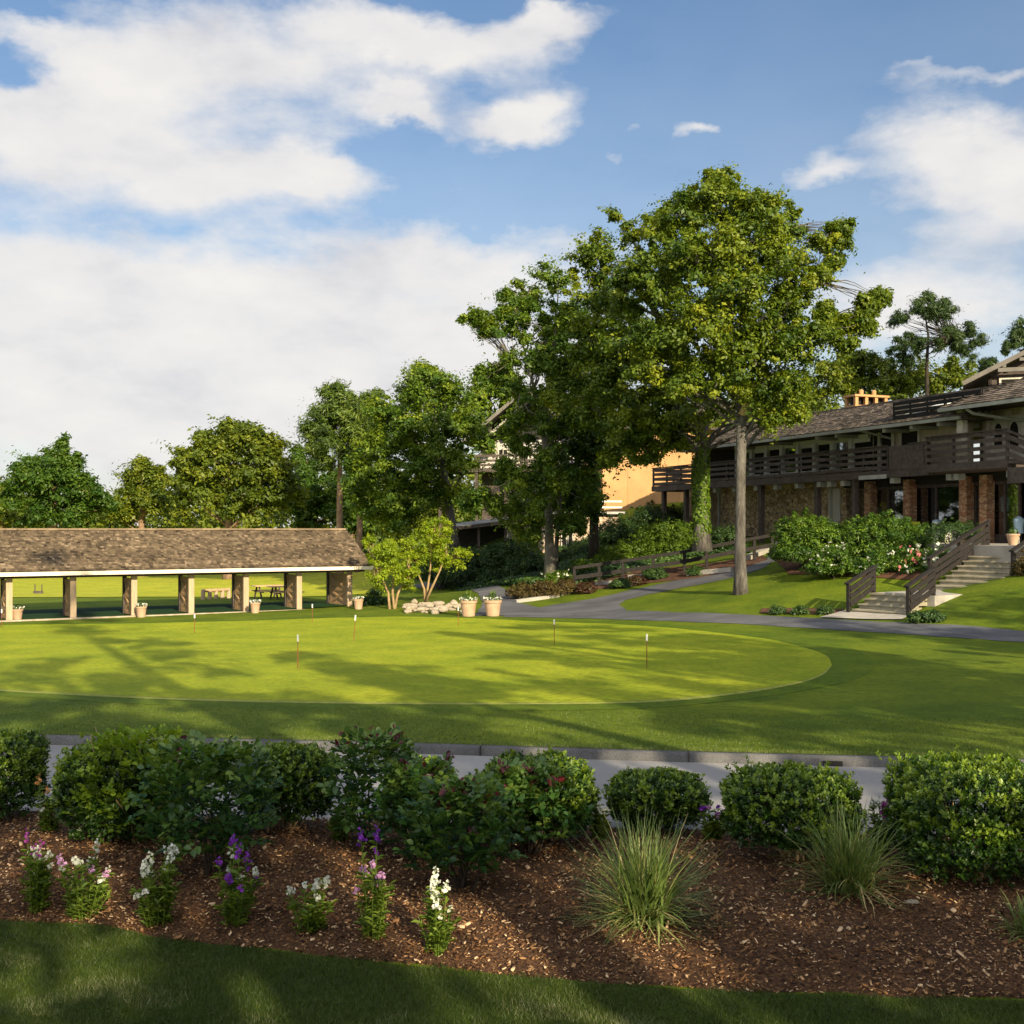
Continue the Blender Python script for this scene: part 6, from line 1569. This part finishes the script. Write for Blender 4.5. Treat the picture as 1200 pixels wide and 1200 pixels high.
rose('rose standing between the dark rose and the crimson one', 492, 1005, 100, 900, 6, n=260, red=9)

def tussock(lbl, px, base_py, w_px, top_py, n, seed, grey=0.0):
    r_ = np.random.default_rng(700 + seed)
    b = BP(px, base_py); k = b[1] / F; Hh = CZ + (HOR - top_py) * k - b[2]; hw = w_px / 2 * k
    t_ = thing('grass_tussock', b, lbl, 'ornamental grass', 'ornamental grass tussocks in the mulch')
    Vs, ti = [], []; ns = 7
    a = r_.uniform(0, 6.283, n); th = np.where(r_.random(n) < .5, np.abs(r_.normal(0, .40, n)), r_.uniform(.4, 1.3, n))
    Ls = Hh * r_.uniform(.6, 1.16, n) * (1 + .22 * th)
    base = b + np.stack([r_.normal(0, .065, n), r_.normal(0, .065, n), np.full(n, -.02)], 1)
    hd = np.stack([np.cos(a), np.sin(a), 0 * a], 1); up_ = np.array((0, 0, 1.0))
    sideb = np.stack([-np.sin(a), np.cos(a), 0 * a], 1)
    twist = r_.normal(0, .5, n)
    P = base.copy(); pts = []; ang = th.copy()
    for i in range(ns):
        pts.append(P.copy()); P = P + (hd * np.sin(ang)[:, None] + up_ * np.cos(ang)[:, None]) * (Ls / (ns - 1))[:, None]
        P[:, 2] = np.maximum(P[:, 2], b[2] + .012 + .02 * r_.random(n)); ang = ang + r_.uniform(-.05, .27, n) * (.5 + th); hd = unit(hd + sideb * r_.normal(0, .10, n)[:, None])
    sc_ = np.minimum(1.0, hw * 1.02 / np.maximum(np.linalg.norm((pts[-1] - base)[:, :2], axis=1), 1e-3)); 
    w_ = r_.uniform(.005, .0098, n)
    V = []
    for i, p in enumerate(pts):
        q = base + (p - base) * np.stack([sc_, sc_, np.ones(n)], 1)
        sd_ = unit(sideb + hd * (twist * i / ns)[:, None]) * (w_ * (1 - (i / (ns - .6)) ** 2))[:, None]
        V += [q - sd_, q + sd_]
    V = np.stack(V, 1).reshape(-1, 3)
    i0 = (np.arange(n) * ns * 2)[:, None, None]; q = (np.arange(ns - 1) * 2)[None, :, None]
    Fq = (i0 + q + np.array([0, 1, 3, 2])[None, None]).reshape(-1, 4)
    tint = np.clip(r_.normal(.40, .14, n) + .5 * (r_.random(n) < .13) + .25 * (r_.random(n) < .5) * (th > .8), 0, 1)
    arrays_obj('blades', V, Fq, M['blade'], t_, tint=np.repeat(tint, ns * 2))
    mb = MB(); mb.lathe(b + np.array((0, 0, -.03)), [(0, 0), (.13, 0), (.11, .06), (.05, .11), (0, .12)], 10); mb.build('crown_base', M['heather'], t_)
tussock('largest ornamental grass tussock, in the middle right of the mulch', 755, 1082, 176, 962, 620, 1)
tussock('bright green grass tussock in front of the gap between the two right boxwoods', 993, 1044, 168, 948, 430, 2)
tussock('grass tussock cut off by the right edge of the picture', 1212, 1098, 110, 1050, 260, 3)

def snapdragon(lbl, px, base_py, top_py, w_px, spikes, seed, name='snapdragon', lower=.0):
    """spikes: list of (petal material, count)"""
    r_ = np.random.default_rng(900 + seed)
    b = BP(px, base_py); k = b[1] / F; Hh = CZ + (HOR - top_py) * k - b[2]; hw = w_px / 2 * k
    t_ = thing(name, b, lbl, 'snapdragon', 'snapdragons along the bed')
    mb = MB(); LP, LT, LN, tips = [], [], [], []
    tot_ = sum(c for _, c in spikes); ns = tot_ + 9
    order = [m for m, c in spikes for _ in range(c)] + [None] * 9
    for i in range(ns):
        a = r_.uniform(0, 6.283); q = (r_.random() ** .6) * hw
        h = Hh * (r_.uniform(.42, 1.0) if order[i] else r_.uniform(.25, .55))
        if i == 0: h = Hh
        tip = b + np.array((math.cos(a) * q, math.sin(a) * q * .8, h)); s0 = b + np.array((math.cos(a) * q * .45, math.sin(a) * q * .4, -.02))
        cv = curve3(s0, tip, np.array((0, 0, .03)), 9); mb.tube(cv, [.0055, .003], 5, cap=False)
        nlv = int(26 * h / Hh) + 8
        tt = r_.random(nlv) * (.86 if order[i] else 1.0)
        pp = np.stack([np.interp(tt, np.linspace(0, 1, 9), cv[:, j]) for j in range(3)], 1)
        an = r_.uniform(0, 6.283, nlv); dr = unit(np.stack([np.cos(an), np.sin(an), r_.uniform(.1, .9, nlv)], 1))
        LP.append(pp + dr * .036); LT.append(dr); LN.append(unit(np.cross(dr, np.cross(np.array((0, 0, 1.0)), dr)) + r_.normal(size=(nlv, 3)) * .2))
        if order[i]: tips.append((order[i], cv))
    mb.build('stems', M['snap'], t_)
    LP, LT, LN = map(np.concatenate, (LP, LT, LN))
    V, Fq, kk = quads(LP, LN, .085, .26, .08, T=LT, hexa=True, droop=.1)
    arrays_obj('foliage', V, Fq, M['snap'], t_, tint=np.repeat(r_.random(len(LP)), kk))
    for mat, cv in tips:
        nf = r_.integers(3, 7); tp = 1 - np.arange(nf) / nf * r_.uniform(.10, .2)
        pp = np.stack([np.interp(tp, np.linspace(0, 1, 9), cv[:, j]) for j in range(3)], 1)
        an = np.arange(nf) * 2.4 + r_.uniform(0, 6); dr = np.stack([np.cos(an), np.sin(an), np.full(nf, .15)], 1)
        sz = np.interp(np.arange(nf), [0, 3, nf], [.55, 1.0, 1.05])
        idx = np.repeat(np.arange(nf), 7)
        lobes = r_.normal(size=(nf * 7, 3)) * .0075
        P = pp[idx] + dr[idx] * (.018 * sz[idx])[:, None] + lobes * sz[idx][:, None]
        V, Fq, kk = quads(P, unit(dr[idx] + r_.normal(size=(nf * 7, 3)) * .75), .030 * sz[idx], .85, .18, hexa=True)
        arrays_obj('flower_spike', V, Fq, M[mat], t_, tint=np.repeat(r_.random(nf * 7), kk))
snapdragon('snapdragon with magenta tops over white at the far left', 42, 1066, 968, 44, [('p_magenta', 4), ('p_white', 8)], 1)
snapdragon('white snapdragon with a few pale pink spikes, second from the left', 98, 1072, 990, 62, [('p_white', 8), ('p_pink', 3)], 2)
snapdragon('pure white bushy snapdragon in front of the leafy rose', 184, 1082, 993, 54, [('p_white', 15)], 3)
snapdragon('purple and white snapdragon right of the leafy rose', 275, 1080, 984, 70, [('p_purple', 8), ('p_white', 5)], 4)
snapdragon('low snapdragon with few white spikes on open mulch', 362, 1090, 1026, 54, [('p_white', 6)], 5)
snapdragon('tallest snapdragon, purple at back and pink in front', 437, 1098, 968, 52, [('p_purple', 4), ('p_pink', 6)], 6)
snapdragon('white snapdragon below the crimson-leaved rose', 512, 1114, 1016, 48, [('p_white', 11)], 7)
snapdragon('small peach and white snapdragon in the gap beside the left boxwood', 56, 975, 908, 28, [('p_orange', 3), ('p_white', 3)], 8)
snapdragon('violet-tinged snapdragon in the gap left of the dark rose', 402, 985, 925, 34, [('p_purple', 2), ('p_white', 2)], 9)
snapdragon('white snapdragon in the gap beside the neat rounded boxwood', 702, 985, 940, 22, [('p_white', 9)], 10)
snapdragon('pink and purple snapdragon left of the large rounded boxwood', 836, 985, 945, 30, [('p_pink', 4), ('p_purple', 3)], 11)
snapdragon('magenta and white snapdragon in the gap before the square boxwood', 1034, 1000, 935, 40, [('p_magenta', 5), ('p_white', 5)], 12)
snapdragon('white snapdragon between the roses against the road', 550, 975, 930, 30, [('p_white', 6)], 13)
# a light stone lying in the mulch
g = BP(1068, 1060)
o = bpy.data.objects.new('mulch_stone', proto[1]); COL.objects.link(o); o.location = Vector(g.tolist()) + Vector((0, 0, .02)); o.scale = (.055, .04, .04)
tag(o, 'light brown stone lying on the mulch right of the bright grass tussock', 'stone')

# ------------------------------------------------------------------ trees standing behind the photographer; their shadows fall across the lawns
def shade_tree(name, X, Yy, Hh, cr, low, seed, lm='oak', rc=1.1, dens=.75, leaf=.42, nb=12, nl=44, sparse=1.0, tag_='broad'):
    r_ = np.random.default_rng(seed); z0 = g1(X, Yy); b = np.array((X, Yy, z0))
    bl = []
    for i in range(nb):
        q = i / nb; z = z0 + low + (Hh - low) * q; pr_ = math.sin(math.pi * (.15 + .8 * q)) ** .8
        a = r_.uniform(0, 6.28); rr = cr * pr_ * r_.uniform(.25, .75)
        bl.append((b + np.array((math.cos(a) * rr, math.sin(a) * rr, z - z0)), cr * r_.uniform(.38, .6) * (.6 + .5 * pr_) * sparse))
    return tree(name, 'shade tree standing behind the photographer', 'tree', 'shade trees behind the photographer', b, [b, b + (0, 0, Hh * .4), b + (0, 0, Hh * .92)], [.35, .28, .06], bl, rc, nl, leaf, dens, lm, 'bark', ntwig=0)
def at_ab(a, b_): return (.907 * b_ - .42 * a, .42 * b_ + .907 * a)
# (a: distance along the shadow direction, b: across it)
for k, (a, b_, Hh, cr, low) in enumerate((
    (-14, -9, 13.0, 3.6, 1.0), (-15, -4, 14.5, 3.8, 1.0), (-14, 1.5, 16.0, 3.8, 1.0), (-15, 6.5, 17.5, 3.8, .8), (-14, 11.5, 17.8, 4.0, .8), (-13, 16.5, 17.5, 4.2, .8),
    (0, 21, 14.0, 4.0, .6), (1, 26.5, 13.5, 3.8, .6), (3, 32, 12.5, 3.6, 1.0), (4, 37.5, 13.0, 3.8, 1.0), (5, 43, 13.5, 4.0, 1.0))):
    X, Yy = at_ab(a, b_); shade_tree('broad_tree', X, Yy, Hh, cr, low, 60 + k)
for k, (a, b_, Hh, cr, low) in enumerate(((-8, -14, 21, 2.6, 11), (-9, -6, 20, 2.4, 12), (-8, -1, 19, 2.3, 10.5), (-7, 4.2, 30.5, 2.8, 13), (-9, 2.2, 19, 2.0, 9), (-8, 9, 18, 1.9, 12), (-7, 16, 20, 2.8, 10), (-5, 20, 20, 2.8, 11))):
    X, Yy = at_ab(a, b_); shade_tree('pine_tree', X, Yy, Hh, cr, low, 90 + k, lm='pine', rc=.8, dens=.55, leaf=.4, nb=11, nl=40, sparse=.8)
